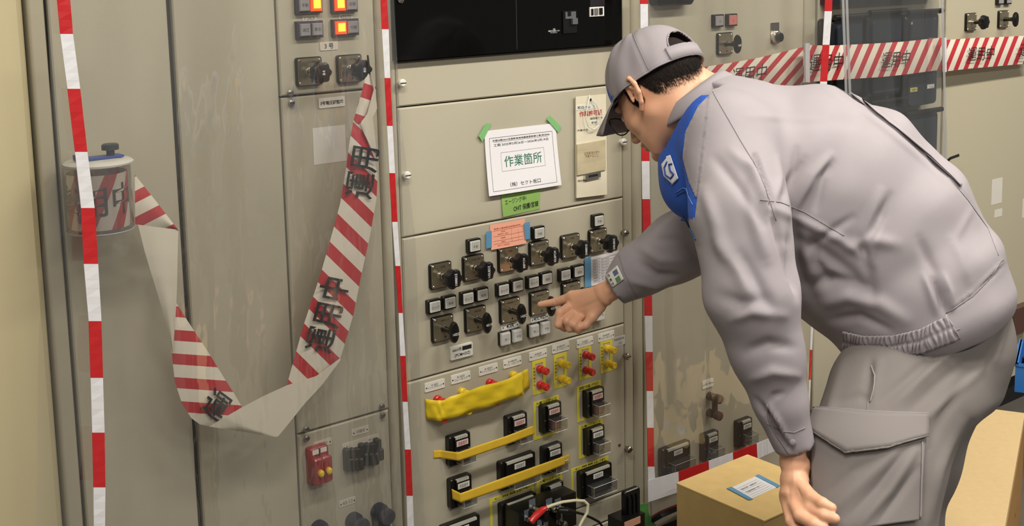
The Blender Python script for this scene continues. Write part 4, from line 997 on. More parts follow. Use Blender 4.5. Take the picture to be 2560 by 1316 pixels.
rr = ray(2537, 1289); tt = np.dot(A-CAMP, nrm)/np.dot(rr, nrm); hp = CAMP+tt*rr
ring = [hp-nrm*.0008+.006*(math.cos(a)*d+math.sin(a)*np.array([0, 0, 1.])) for a in np.linspace(0, 2*math.pi, 14)[:-1]]
mb.add(ring, [tuple(range(13))]); obj('screw_hole', mb, INK, bn)
c = onz(2575, 975, zb+.001); tr = thing('blue_tray', 'blue plastic parts tray standing on the bench at the right edge', 'tray', tuple(c))
a0 = onz(2536, 980, zb); mb = MB(); w, dd, h = .24, .15, .085
def tb(x0, x1, w0, w1, z0, z1, m=0): vs = [a0+d*x+nrm*w_+np.array([0, 0, z]) for x in (x0, x1) for w_ in (w0, w1) for z in (z0, z1)]; mb.add(vs, [(0, 1, 3, 2), (4, 6, 7, 5), (0, 4, 5, 1), (2, 3, 7, 6), (0, 2, 6, 4), (1, 5, 7, 3)], m)
for s in ((0, w, -dd, 0, 0, .004), (0, .004, -dd, 0, .004, h), (w-.004, w, -dd, 0, .004, h), (.004, w-.004, -dd, -dd+.004, .004, h), (.004, w-.004, -.004, 0, .004, h), (-.004, w+.004, -.008, .004, h-.008, h), (-.004, .006, -dd-.004, .004, h-.008, h)): tb(*s)
obj('shell', mb, BLUEP, tr)
for i, lab in enumerate(('black clamp leaning in the blue tray, nearest the bent man', 'silver coil spring clamp standing in the middle of the blue tray', 'black clamp at the far corner of the blue tray')):
    c = a0+d*(.02+.03*i)-nrm*(.02+.016*i)
    if i == 1:
        mb = MB(); mb.tube([c+d*(.004*k*.5)+nrm*.008*math.cos(k*1.3)+np.array([0, 0, .03+.0035*k])+d*.008*math.sin(k*1.3) for k in range(26)], .0018, 5)
    else:
        mb = MB(); mb.tube([c+np.array([0, 0, .006]), c+d*.02+np.array([0, 0, .075]), c+d*.05-nrm*.01+np.array([0, 0, .105])], [.008, .007, .004], 8, 0); mb.tube([c+d*.01+np.array([0, 0, .06]), c-d*.004+np.array([0, 0, .10])], .0045, 8)
    tag(obj('clamp', mb, CHROME if i == 1 else BLACK, None, True), lab, 'clamp', 'clamps in the blue tray')
# ================================================================ the man
class Field:
    def __init__(s, lo, hi, h):
        s.h = h; s.lo = np.array(lo, float); n = np.ceil((np.array(hi)-s.lo)/h).astype(int)+1
        s.ax = [s.lo[i]+h*np.arange(n[i]) for i in range(3)]; s.D = np.full(n, 1., np.float32)
    def sub(s, lo, hi):
        a = [max(0, int((lo[i]-s.lo[i])/s.h)) for i in range(3)]; b = [min(s.D.shape[i], int((hi[i]-s.lo[i])/s.h)+2) for i in range(3)]
        sl = tuple(slice(a[i], b[i]) for i in range(3))
        P = np.stack(np.meshgrid(*[s.ax[i][sl[i]] for i in range(3)], indexing='ij'), -1).astype(np.float32); return sl, P
    def put(s, fn, lo, hi, k=.0, cut=False):
        m = max(k*1.5, 3*s.h); sl, P = s.sub(np.array(lo)-m, np.array(hi)+m)
        if 0 in P.shape: return
        d = fn(P); a = s.D[sl]
        if cut: d = -d; h = np.clip(.5-.5*(a-d)/k, 0, 1) if k else 0; s.D[sl] = (a*(1-h)+d*h+k*h*(1-h)) if k else np.maximum(a, d)
        elif k: h = np.clip(.5+.5*(a-d)/k, 0, 1); s.D[sl] = a*(1-h)+d*h-k*h*(1-h)
        else: s.D[sl] = np.minimum(a, d)
    def cone(s, p0, p1, r0, r1, k=0., cut=False):
        p0, p1 = np.array(p0, float), np.array(p1, float); d = p1-p0; L2 = float(d@d)+1e-12; R = max(r0, r1)
        def fn(P):
            t = np.clip(((P-p0)@d)/L2, 0, 1); return np.linalg.norm(P-p0-t[..., None]*d, axis=-1)-(r0+(r1-r0)*t)
        s.put(fn, np.minimum(p0, p1)-R, np.maximum(p0, p1)+R, k, cut); return s
    def ell(s, c, r, M=None, k=0., cut=False):
        """ellipsoid; rows of M are its own axes in world space"""
        c = np.array(c, float); r = np.array(r, float); R = r.max(); M = np.eye(3) if M is None else M
        def fn(P):
            q = (P-c)@M.T; n = np.linalg.norm(q/r, axis=-1); g = np.linalg.norm(q/r**2, axis=-1)+1e-9; return n*(n-1)/g
        s.put(fn, c-R, c+R, k, cut); return s
    def seg(s, p0, p1, w, a0, b0, a1, b1, k=0., pw=2.):
        """elliptic limb segment: half-sizes a along w, b across"""
        p0, p1, w = np.array(p0, float), np.array(p1, float), np.array(w, float); d = p1-p0; L = np.linalg.norm(d); d = d/L
        w = w-(w@d)*d; w /= np.linalg.norm(w); v = np.cross(d, w); R = max(a0, b0, a1, b1)
        def fn(P):
            q = P-p0; x = q@d; t = np.clip(x/L, 0, 1); a = a0+(a1-a0)*t; b = b0+(b1-b0)*t; e = np.minimum(a, b)
            ax = np.where(x < 0, x, np.where(x > L, x-L, 0.))
            n = (np.abs((q@w)/a)**pw+np.abs((q@v)/b)**pw+np.abs(ax/(e*.55))**pw)**(1/pw); return (n-1)*e*.9
        s.put(fn, np.minimum(p0, p1)-R, np.maximum(p0, p1)+R, k); return s
    def mesh(s):
        D = s.D; S = D < 0; n = np.array(D.shape)-1; acc = np.zeros((*n, 3), np.float32); cnt = np.zeros(n, np.float32)
        for ax in range(3):
            o = [i for i in range(3) if i != ax]
            for du in (0, 1):
                for dv in (0, 1):
                    sa = [None]*3; sb = [None]*3; sa[ax] = slice(0, n[ax]); sb[ax] = slice(1, n[ax]+1)
                    for q, dd in ((o[0], du), (o[1], dv)): sa[q] = sb[q] = slice(dd, n[q]+dd)
                    A, B = D[tuple(sa)], D[tuple(sb)]; c = (A < 0) != (B < 0); t = np.where(c, A/np.where(c, A-B, 1), 0)
                    acc[..., ax] += t*c; acc[..., o[0]] += du*c; acc[..., o[1]] += dv*c; cnt += c
        m = cnt > 0; idx = np.full(n, -1, np.int64); idx[m] = np.arange(m.sum())
        g = np.stack(np.nonzero(m), -1); V = s.lo+s.h*(g+acc[m]/cnt[m][:, None]); F = []
        for ax in range(3):
            o = [(ax+1) % 3, (ax+2) % 3]; sa = [slice(1, None)]*3; sa[ax] = slice(0, -1); sb = [slice(1, None)]*3; sb[ax] = slice(1, None)
            sa = [slice(1, n[i]) for i in range(3)]; sb = list(sa); sa[ax] = slice(0, n[ax]); sb[ax] = slice(1, n[ax]+1)
            A, B = S[tuple(sa)], S[tuple(sb)]; e = np.stack(np.nonzero(A != B), -1); off = np.array([1, 1, 1]); off[ax] = 0; e = e+off
            u = np.zeros(3, int); v = np.zeros(3, int); u[o[0]] = 1; v[o[1]] = 1
            q = np.stack([idx[tuple((e-u-v).T)], idx[tuple((e-v).T)], idx[tuple(e.T)], idx[tuple((e-u).T)]], -1)
            ins = A[tuple((e-off).T)]; q[~ins] = q[~ins][:, ::-1]; F.append(q[(q >= 0).all(1)])
        return V, np.concatenate(F)
def relax(V, F, it, lam=.5):
    E = np.concatenate([F[:, [0, 1]], F[:, [1, 2]], F[:, [2, 3]], F[:, [3, 0]]]); E = np.concatenate([E, E[:, ::-1]])
    deg = np.bincount(E[:, 0], minlength=len(V)).astype(float)
    for _ in range(it):
        s = np.stack([np.bincount(E[:, 0], V[E[:, 1], i], len(V)) for i in range(3)], -1); V = V*(1-lam)+lam*s/deg[:, None]
    return V
def vnorm(V, F):
    n = np.cross(V[F[:, 2]]-V[F[:, 0]], V[F[:, 3]]-V[F[:, 1]]); N = np.zeros_like(V)
    for j in range(4):
        for i in range(3): N[:, i] += np.bincount(F[:, j], n[:, i], len(V))
    return N/(np.linalg.norm(N, axis=1)[:, None]+1e-12)
def folds(V, F, L, face=.05, only=None):
    """press folds into cloth: each fold a crease line as seen [(x, y)..], width (px), height (mm, + out)"""
    N = vnorm(V, F); P = proj(V); toward = -(N*((V-CAMP)/np.linalg.norm(V-CAMP, axis=1)[:, None])).sum(1); f = np.clip((toward-face)*3, 0, 1)
    if only is not None: f = f*only(V, P)
    d = np.zeros(len(V))
    for pts, w, h in L:
        p = np.array(pts, float); x0, y0 = p.min(0)-3*w; x1, y1 = p.max(0)+3*w
        m = (P[:, 0] > x0) & (P[:, 0] < x1) & (P[:, 1] > y0) & (P[:, 1] < y1) & (f > 0)
        if not m.any(): continue
        q = P[m][:, :2]; best = np.full(len(q), 1e9); bt = np.zeros(len(q)); n = len(p)-1
        for i in range(n):
            a, b = p[i], p[i+1]; dd = b-a; t = np.clip(((q-a)@dd)/(dd@dd), 0, 1); r = np.linalg.norm(q-a-t[:, None]*dd, axis=1)
            u = r < best; best[u] = r[u]; bt[u] = (i+t[u])/n
        d[m] += h/1000*np.exp(-(best/w)**2)*np.sin(math.pi*np.clip(bt*.9+.05, 0, 1))**.6
    return V+N*(d*f)[:, None]
def mk(name, V, F, m, parent, kind='all', origin=None):
    mb = MB(); me = bpy.data.meshes.new(name); V = np.asarray(V); o = (V.min(0)+V.max(0))/2; o[2] = V[:, 2].min()
    if origin is not None: o = np.array(origin)
    me.from_pydata((V-o).tolist(), [], F.tolist() if hasattr(F, 'tolist') else F); me.materials.append(m)
    me.polygons.foreach_set('use_smooth', [True]*len(me.polygons)); me.update()
    return link(name, me, parent, o)
def inpoly(P, poly):
    x, y = P[:, 0], P[:, 1]; c = np.zeros(len(x), bool); n = len(poly)
    for i in range(n):
        (x1, y1), (x2, y2) = poly[i], poly[(i+1) % n]; t = (y1 > y) != (y2 > y); c ^= t & (x < (x2-x1)*(y-y1)/((y2-y1) or 1e-9)+x1)
    return c
def pt(px, py, t): return np.array(at(px, py, t))
SKIN = mat('skin', (216, 164, 132), .5, bump=.08, bscale=260, var=.05, vscale=24, sss=.25)
HAIR = mat('dark_hair', (34, 27, 24), .8, bump=.6, bscale=500, spec=.2)
CLOTH = mat('grey_work_cloth', (148, 141, 145), .82, bump=.12, bscale=900, var=.03, vscale=14)
CLOTH2 = mat('grey_trouser_cloth', (114, 108, 105), .85, bump=.12, bscale=900, var=.03, vscale=14)
CLOTHD = mat('seam_cloth', (132, 126, 128), .85)
BLUE = mat('blue_yoke_cloth', (30, 82, 178), .75, bump=.12, bscale=900)
# frames
up = np.array([0, 0, 1.])
def frame3(az, pitch, roll=0.):
    f = np.array([math.cos(az), math.sin(az), 0]); l = np.cross(up, f)
    f2 = f*math.cos(pitch)-up*math.sin(pitch); u2 = np.cross(f2, l)
    l2 = l*math.cos(roll)+u2*math.sin(roll); u3 = np.cross(f2, l2); return np.stack([f2, l2, u3])      # rows: fwd, left, up
HM = frame3(math.radians(94), math.radians(38)); HO = pt(1648, 222, 2.44)
def hp_(x, y, z): return HO+np.array([x, y, z])@HM
B_AZ = math.radians(121); BF = np.array([math.cos(B_AZ), math.sin(B_AZ), 0]); BL = np.cross(up, BF)     # body forward, body left
TM_ = 2.40                                                                             # depth of the torso's middle plane
neck0 = hp_(-.028, 0, -.07); neckb = pt(1765, 262, TM_+.02)
# joints
shL, elL, wrL = pt(1822, 352, 2.24), pt(1888, 770, 2.10), pt(1985, 1120, 2.12)
shR, elR, wrR = pt(1842, 400, 2.60), pt(1800, 560, 2.58), pt(1530, 712, 2.66)
hipL, knL, anL = pt(2260, 950, 2.26), pt(2165, 1310, 2.13), None
# ---- head and hands (skin)
man = thing('person', 'man in grey work jacket and cap bending forward to point at a rotary switch', 'person', (2.2, -.75, 0))
fd = Field(HO-.19, HO+.19, .0021)
A = HM
fd.ell(hp_(-.008, 0, .012), (.096, .077, .09), A, .0)
fd.ell(hp_(.045, 0, -.03), (.048, .06, .078), A, .02)
fd.ell(hp_(.03, 0, -.072), (.052, .052, .045), A, .02)
for s in (-1, 1):
    fd.cone(hp_(-.002, s*.054, -.05), hp_(.055, s*.028, -.104), .02, .014, .02)
    fd.cone(hp_(.062, s*.036, -.032), hp_(.05, s*.046, -.04), .022, .018, .015)
    fd.ell(hp_(.093, s*.031, -.008), (.012, .018, .012), A, .008, True)
    fd.ell(hp_(.080, s*.031, -.009), (.012, .0135, .0115), A, .002)
    fd.ell(hp_(.098, s*.011, -.053), (.011, .007, .007), A, .006)
fd.cone(hp_(.096, 0, -.008), hp_(.116, 0, -.046), .0075, .010, .012)
fd.ell(hp_(.084, 0, .012), (.018, .05, .010), A, .01)
fd.ell(hp_(.093, 0, -.073), (.010, .024, .006), A, .005); fd.ell(hp_(.091, 0, -.083), (.010, .021, .006), A, .005)
fd.cone(hp_(.108, -.022, -.0782), hp_(.108, .022, -.0782), .003, .003, .002, True)
fd.ell(hp_(.078, 0, -.106), (.018, .022, .016), A, .012)
fd.cone(neck0, neckb, .058, .064, .03)
# ears
for s in (-1, 1):
    e = lambda x, z, o=0.: hp_(x, s*(.079+o), z)
    rim = [(.008, -.012, 0), (.004, .012, .004), (-.006, .022, .008), (-.020, .020, .014), (-.027, .004, .016), (-.024, -.014, .013), (-.012, -.030, .007), (.002, -.040, .001)]
    for a_, b_ in zip(rim[:-1], rim[1:]): fd.cone(e(*a_), e(*b_), .0046, .0046, .003)
    fd.cone(e(-.010, .008, .004), e(-.008, -.018, .003), .009, .008, .005)
    fd.ell(e(-.002, -.008, .012), (.010, .008, .014), A, .004, True)
    fd.ell(e(-.015, .010, .013), (.005, .006, .009), A, .003, True)
    fd.cone(e(.004, -.012, .006), e(.005, -.018, .006), .004, .003, .003)
V1, F1 = fd.mesh(); V1 = relax(V1, F1, 2)
# right hand: pointing
def cs(px, py, t): return pt(px, py, t)
fh = Field(np.minimum(cs(1330, 840, 2.80), cs(1640, 640, 2.5))-.06, np.maximum(cs(1330, 840, 2.80), cs(1640, 640, 2.5))+.06, .0017)
tR = 2.715
fore0, fore1 = cs(1615, 672, 2.63), cs(1528, 728, 2.665)
fh.seg(fore0, cs(1508, 737, 2.68), AX[1], .030, .023, .0235, .0185, .0)
fh.seg(cs(1512, 736, 2.68), cs(1444, 766, 2.715), AX[1], .0245, .0190, .0300, .0165, .007)
k1 = cs(1428, 743, 2.725)
fh.cone(cs(1470, 742, 2.705), k1, .013, .0122, .012); fh.cone(k1, cs(1392, 755, 2.742), .0115, .0095, .006); fh.cone(cs(1392, 755, 2.742), cs(1350, 762, 2.752), .0092, .0072, .004)
for (a_, b_, c_, d_, r) in (((1424, 768, 2.715), (1400, 783, 2.70), (1396, 812, 2.695), (1412, 822, 2.715), .0100),
                            ((1436, 786, 2.71), (1418, 803, 2.685), (1424, 822, 2.69), (1440, 824, 2.71), .0095),
                            ((1450, 795, 2.70), (1436, 812, 2.68), (1446, 826, 2.685), (1458, 822, 2.70), .0085)):
    fh.cone(cs(*a_), cs(*b_), r*1.15, r*1.05, .006); fh.cone(cs(*b_), cs(*c_), r, r*.92, .003); fh.cone(cs(*c_), cs(*d_), r*.9, r*.8, .003)
fh.cone(cs(1498, 770, 2.69), cs(1480, 794, 2.684), .0115, .0110, .014); fh.cone(cs(1480, 794, 2.684), cs(1464, 814, 2.680), .0102, .0092, .005); fh.cone(cs(1464, 814, 2.680), cs(1444, 820, 2.680), .009, .0076, .004)
V2, F2 = fh.mesh(); V2 = relax(V2, F2, 5)
V2 = folds(V2, F2, [([(1432, 740), (1470, 728), (1510, 712)], 5, .9), ([(1440, 775), (1475, 762), (1500, 750)], 5, -1.0), ([(1520, 742), (1550, 725)], 6, -1.2), ([(1386, 748), (1390, 762)], 3, -.8), ([(1412, 742), (1416, 760)], 3, -.6)])
# left hand: resting on the thigh
fl = Field(np.minimum(cs(1930, 1360, 2.2), cs(2120, 1080, 2.0))-.08, np.maximum(cs(1930, 1360, 2.2), cs(2120, 1080, 2.0))+.08, .0017)
tL = 2.10
fl.seg(cs(1975, 1060, 2.13), cs(1984, 1160, 2.125), AX[0], .029, .026, .0205, .024)
fl.seg(cs(1984, 1155, 2.125), cs(1987, 1200, 2.115), AX[0], .0205, .023, .0215, .026, .012)
fl.seg(cs(1987, 1200, 2.115), cs(1983, 1238, 2.105), AX[0], .0215, .026, .0235, .026, .012)
for pts_, r in ((((1998, 1208, 2.095), (2028, 1243, 2.055), (2056, 1260, 2.03), (2079, 1271, 2.02)), .0105), (((1990, 1225, 2.105), (2027, 1274, 2.045), (2060, 1290, 2.02), (2087, 1298, 2.008)), .0108),
               (((1978, 1240, 2.105), (2000, 1290, 2.045), (2035, 1311, 2.02), (2062, 1322, 2.01)), .0104), (((1966, 1252, 2.11), (1978, 1304, 2.065), (1998, 1334, 2.045), (2015, 1350, 2.035)), .0092)):
    rr_ = (r*1.2, r*1.04, r*.95, r*.82)
    for i in range(3): fl.cone(cs(*pts_[i]), cs(*pts_[i+1]), rr_[i], rr_[i+1], .004 if i else .010)
fl.cone(cs(2004, 1168, 2.13), cs(2022, 1205, 2.155), .016, .013, .012); fl.cone(cs(2022, 1205, 2.155), cs(2040, 1240, 2.18), .0125, .010, .004); fl.cone(cs(2040, 1240, 2.18), cs(2052, 1262, 2.19), .0098, .008, .004)
V3, F3 = fl.mesh(); V3 = relax(V3, F3, 2)
V3 = folds(V3, F3, [([(1985, 1175), (1983, 1230)], 4, .7), ([(1972, 1215), (1974, 1255)], 4, -1.), ([(1994, 1222), (2004, 1246)], 3, -1.2), ([(2000, 1188), (2013, 1194)], 2.5, -1.2), ([(2022, 1238), (2032, 1230)], 3, -.6), ([(2018, 1275), (2030, 1264)], 3, -.6)])
# the rest of the body, under the clothes
fb = Field((1.5, -1.9, .02), (2.9, -.3, 1.7), .012)
tmid = lambda px, py, dt=0.: pt(px, py, TM_+dt)
fb.cone(neckb, tmid(1900, 380), .055, .10, 0); fb.cone(tmid(1900, 380), tmid(2130, 590, -.03), .11, .11, .05); fb.cone(tmid(2130, 590, -.03), tmid(2310, 850, -.05), .11, .12, .05)
fb.cone(shL-.02*BL, elL, .04, .032, .02); fb.cone(elL, wrL, .032, .024, .01); fb.cone(shR, elR, .04, .034, .02); fb.cone(elR, fore0, .030, .024, .01)
hipR, knR = pt(2350, 930, 2.46), pt(2225, 1320, 2.46)
anL_, anR_ = np.array([knL[0]+.10*BF[0]*-1, knL[1]+.06, .09]), np.array([knR[0]-.05*BF[0], knR[1]-.02, .09])
for h_, k_, a_ in ((hipL, knL, anL_), (hipR, knR, anR_)): fb.cone(h_, k_, .075, .05, .04); fb.cone(k_, a_, .05, .034, .02)
V4, F4 = fb.mesh(); V4 = relax(V4, F4, 3)
VV, FF, o_ = [], [], 0
for v_, f_ in ((V1, F1), (V2, F2), (V3, F3), (V4, F4)): VV.append(v_); FF.append(f_+o_); o_ += len(v_)
mk('body', np.concatenate(VV), np.concatenate(FF), SKIN, man)
for i in range(3):                                     # fingernails of the near hand
    c = [cs(2080, 1268, 2.047), cs(2087, 1294, 2.039), None][i]
    if c is None: continue

# ---- cap
cc_ = hp_(-.004, 0, .022)
def cap_pt(th, ph, k=1., wk=1.):
    # th: 0 front, + to the left; ph: 0 at the rim .. pi/2 top
    rx, ry, rz = .108*k, .092*k, .098*k
    pz = math.sin(ph)
    r = math.cos(ph)**.72
    wob = 1+wk*min(1, max(0, (math.pi-.62-abs((th+math.pi) % (2*math.pi)-math.pi))/.3))*(.016*math.sin(5*th+1.2)*math.cos(ph)+.010*math.sin(9*th+3*ph)+.008*math.sin(14*th-5*ph))
    z0_ = -.004*math.cos(th)-.010+.012*(1-math.cos(th))*0
    x = rx*r*math.cos(th)*wob; y = ry*r*math.sin(th)*wob; z = z0_*(1-pz)+(rz*pz*1.02)*wob
    # seams press in
    for s_ in (0, math.pi/3, 2*math.pi/3, math.pi, -math.pi/3, -2*math.pi/3):
        dlt = abs((th-s_+math.pi) % (2*math.pi)-math.pi); z -= .0012*math.exp(-(dlt/.03)**2)*pz; kk = 1-.014*math.exp(-(dlt/.03)**2); x *= kk; y *= kk
    return np.array([x, y, z])
NT, NP_ = 120, 34
Vc, Fc, blueF = [], [], []
capM = frame3(math.radians(94), math.radians(38-6))   # the rim sits a little lower at the nape
def capw(p): return cc_+p@capM
for j in range(NP_+1):
    for i in range(NT):
        th = 2*math.pi*i/NT; Vc.append(capw(cap_pt(th, math.pi/2*j/NP_*.999)))
for j in range(NP_):
    for i in range(NT):
        th = (2*math.pi*(i+.5)/NT+math.pi) % (2*math.pi)-math.pi; ph = math.pi/2*(j+.5)/NP_
        a_ = j*NT+i; b_ = j*NT+(i+1) % NT; f = (a_, b_, b_+NT, a_+NT)
        back = abs(abs(th)-math.pi)
        if back < .46*math.sqrt(max(0, 1-((ph-.2)/.42)**2)) and ph > .2: continue
        if abs(th) < 1.12-1.0*ph and ph < .85: blueF.append(f)
        else: Fc.append(f)
def submesh(name, V, faces, m, parent, solid=.0):
    used = sorted({i for f in faces for i in f}); mp = {u: k for k, u in enumerate(used)}
    o = mk(name, np.array([V[u] for u in used]), [tuple(mp[i] for i in f) for f in faces], m, parent)
    if solid: md = o.modifiers.new('thickness', 'SOLIDIFY'); md.thickness = solid; md.offset = -1
    return o
cap = submesh('cap', Vc, Fc, CLOTH, man, .0022)
capg = cap; ORG[cap.name] = ORG[cap.name]
submesh('front_panel', Vc, blueF, BLUE, cap, .0022)
ring = [capw(cap_pt(2*math.pi*i/NT, 0, 1.006)) for i in range(NT+1)]
mb = MB(); mb.tube(ring, .0022, 6, 0, False); obj('rim_binding', mb, CLOTH, cap, 'all')
for s_ in (math.pi/3, -math.pi/3, 2*math.pi/3, -2*math.pi/3):
    mb = MB(); mb.tube([capw(cap_pt(s_+.03, math.pi/2*j/16, 1.004)) for j in range(15)], .0007, 5); obj('seam', mb, CLOTHD, cap, 'all')
strap = []
for i in range(41):
    th = math.pi-.56+1.12*i/40; a_ = capw(cap_pt(th, .0, 1.022)); b_ = capw(cap_pt(th, .25, 1.024)); strap.append((a_, b_))
st = mk('back_strap', np.array([q for ab in strap for q in ab]), [(2*i, 2*i+2, 2*i+3, 2*i+1) for i in range(40)], CLOTH, cap); md = st.modifiers.new('thickness', 'SOLIDIFY'); md.thickness = .003; md.offset = 0
# opening edge
op = []
for i in range(25):
    a_ = math.pi*i/24; th = math.pi-.46*math.cos(a_); ph = .2+.42*math.sin(a_); op.append(capw(cap_pt(th, ph, 1.004)))
mb = MB(); mb.tube(op, .0016, 6); obj('opening_trim', mb, CLOTH, cap, 'all')
# brim
Vb, Fb = [], []; NB, MBs = 28, 10
for j in range(MBs+1):
    for i in range(NB+1):
        th = -1.02+2.04*i/NB; v = j/MBs
        r0 = cap_pt(th, 0, 1.0); L = .066*math.cos(th*.92)**.55*v
        out = np.array([math.cos(th*.42), math.sin(th*.42), 0]); dro = -.020*v*v*.8-.10*L-.030*(th/1.02)**2*v
        Vb.append(capw(r0+out*L+np.array([0, 0, dro-.001])))
for j in range(MBs):
    for i in range(NB): a_ = j*(NB+1)+i; Fb.append((a_, a_+1, a_+NB+2, a_+NB+1))
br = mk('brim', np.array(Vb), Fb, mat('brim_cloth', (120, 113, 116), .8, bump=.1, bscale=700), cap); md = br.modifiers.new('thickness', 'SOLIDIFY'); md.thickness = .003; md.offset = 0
# ---- hair: scalp layer plus short strands
Vh, Fh = [], []
NU, NV_ = 72, 30
def scalp(th, z, off):
    c = np.array([-.008, 0, .012]); zz = (z-.012)/.09; r = math.sqrt(max(0, 1-zz*zz)); return hp_(*(c+np.array([(.096+off)*r*math.cos(th), (.077+off)*r*math.sin(th), z-.012])))
def hairline(th):                                      # lower edge of the hair in head height
    a_ = abs(th)
    return np.interp(a_, [0, 1.0, 1.35, 1.55, 1.72, 1.9, 2.3, math.pi], [.06, .05, -.030, -.034, .010, -.022, -.060, -.072])
for j in range(NV_+1):
    for i in range(NU):
        th = 2*math.pi*i/NU-math.pi; lo_ = hairline(th)+.016; z = lo_+(.094-lo_)*(j/NV_)
        Vh.append(scalp(th, min(z, .1005), .0022*min(1, j/6)-.0008))
for j in range(NV_):
    for i in range(NU): a_ = j*NU+i; b_ = j*NU+(i+1) % NU; Fh.append((a_, b_, b_+NU, a_+NU))
hair = mk('hair', np.array(Vh), Fh, HAIR, man)
rs = random.Random(3); mb = MB(); HD = -HM[2]
for k in range(14000):
    th = rs.choice((-1, 1))*rs.uniform(1.25, math.pi); lo_ = hairline(th); z = lo_+rs.random()**1.1*(.05 if abs(th) < 2 else .10)-.006
    if z > .07: continue
    p = scalp(th, z, .0003); n_ = p-hp_(-.008, 0, .012); n_ /= np.linalg.norm(n_); L = (.006+.007*rs.random())*min(1, .3+(z-lo_+.006)/.022)
    d_ = HD*.9+n_*.22+np.array([rs.uniform(-.25, .25) for _ in range(3)]); d_ /= np.linalg.norm(d_); s_ = np.cross(d_, n_); s_ /= np.linalg.norm(s_)+1e-9; w_ = .0005
    mb.add([p-s_*w_, p+s_*w_, p+d_*L+n_*.0004], [(0, 1, 2)])
hs = obj('short_hair', mb, HAIR, hair); hs['kind'] = 'stuff'
# ---- glasses
FR = mat('glasses_frame', (24, 18, 18), .3)
gl = thing('glasses', None, None, hp_(.1, 0, 0)); gl.parent = man; gl.location = hp_(.1, 0, 0)-ORG[man.name]
for s_ in (-1, 1):
    mb = MB(); mb.tube([hp_(-.012, s_*.082, .014), hp_(.02, s_*.081, .012), (hp_(.07, s_*.079, .006)), hp_(.100, s_*.074, .000), hp_(.108, s_*.064, -.001)], [.0022, .0022, .002, .0026, .0026], 8); obj('temple_arm', mb, FR, gl, 'all')
    cL = np.array([.112, s_*.036, -.014]); rg = [hp_(cL[0]-.010*((.029*math.cos(a))/.03)**2*(1 if s_*math.cos(a) > 0 else .2), cL[1]+.028*math.cos(a), cL[2]+.020*math.sin(a)) for a in np.linspace(0, 2*math.pi, 33)]
    mb = MB(); mb.tube(rg, .0014, 6, 0, False); obj('rim', mb, FR, gl, 'all')
    mb = MB(); mb.add([hp_(*cL)]+rg[:-1], [(0, i+1, (i+1) % 32+1) for i in range(32)]); obj('lens', mb, CLEARB, gl, 'all')
    mb = MB(); mb.lathe([(.0001, 0), (.0118, .0)], 16); e0 = Field(hp_(.080, s_*.031, -.009)-.02, hp_(.080, s_*.031, -.009)+.02, .0012); e0.ell(hp_(.0835, s_*.031, -.010), (.0112,)*3); v_, f_ = e0.mesh(); ey = mk('eye', v_, f_, mat('eye_white', (226, 222, 214), .2), man)
    e0 = Field(hp_(.093, s_*.031, -.012)-.01, hp_(.093, s_*.031, -.012)+.01, .0009); e0.ell(hp_(.0928, s_*.030, -.0125), (.003, .0052, .0052), A); v_, f_ = e0.mesh(); mk('iris', v_, f_, mat('iris', (34, 22, 16), .2), ey)
mb = MB(); mb.tube([hp_(.114, -.009, -.006), hp_(.118, 0, -.003), hp_(.114, .009, -.006)], .0014, 6); obj('bridge', mb, FR, gl, 'all')

# ---- jacket
lo_ = np.array([1.50, -1.9, .45]); hi_ = np.array([2.9, -.2, 1.75]); fj = Field(lo_, hi_, .0045)
def tor(cx, cy, dt, a, b): return (pt(cx, cy, TM_+dt), a, b)
TS = [tor(1772, 298, .02, .115, .085), tor(1842, 362, .01, .205, .135), tor(1957, 430, .0, .215, .186), tor(2078, 510, -.01, .205, .213), tor(2197, 610, -.03, .195, .202), tor(2285, 720, -.05, .190, .176), tor(2325, 800, -.06, .192, .168)]
for (p0, a0, b0), (p1, a1, b1) in zip(TS[:-1], TS[1:]): fj.seg(p0, p1, BL, a0, b0, a1, b1, .03)
# shoulders and sleeves
fj.cone(pt(1812, 300, 2.36), shL, .085, .086, .05); fj.ell(pt(1748, 392, 2.33), (.10, .095, .070), np.stack([BL, AX[1], AX[0]]), .04); fj.ell(pt(1744, 455, 2.32), (.08, .075, .066), np.stack([BL, AX[1], AX[0]]), .03)
fj.cone(shL, pt(1850, 540, 2.13), .088, .086, .016); fj.cone(pt(1850, 540, 2.13), pt(1880, 740, 2.10), .086, .078, .008)
fj.cone(pt(1880, 740, 2.10), pt(1918, 880, 2.11), .078, .062, .02); fj.cone(pt(1918, 880, 2.11), pt(1950, 1000, 2.115), .060, .048, .02); fj.cone(pt(1950, 1000, 2.115), pt(1984, 1108, 2.12), .046, .036, .015)
fj.cone(shR, elR, .085, .078, .04); fj.cone(elR, pt(1690, 622, 2.62), .078, .068, .03); fj.cone(pt(1690, 622, 2.62), pt(1605, 672, 2.65), .068, .056, .03); fj.cone(pt(1605, 672, 2.65), pt(1540, 718, 2.665), .056, .041, .02)
# cuffs are open: hollow them
fj.cone(pt(1975, 1085, 2.12), pt(2004, 1165, 2.125), .026, .037, .004, True)
fj.cone(pt(1572, 698, 2.655), pt(1500, 745, 2.675), .029, .042, .004, True)
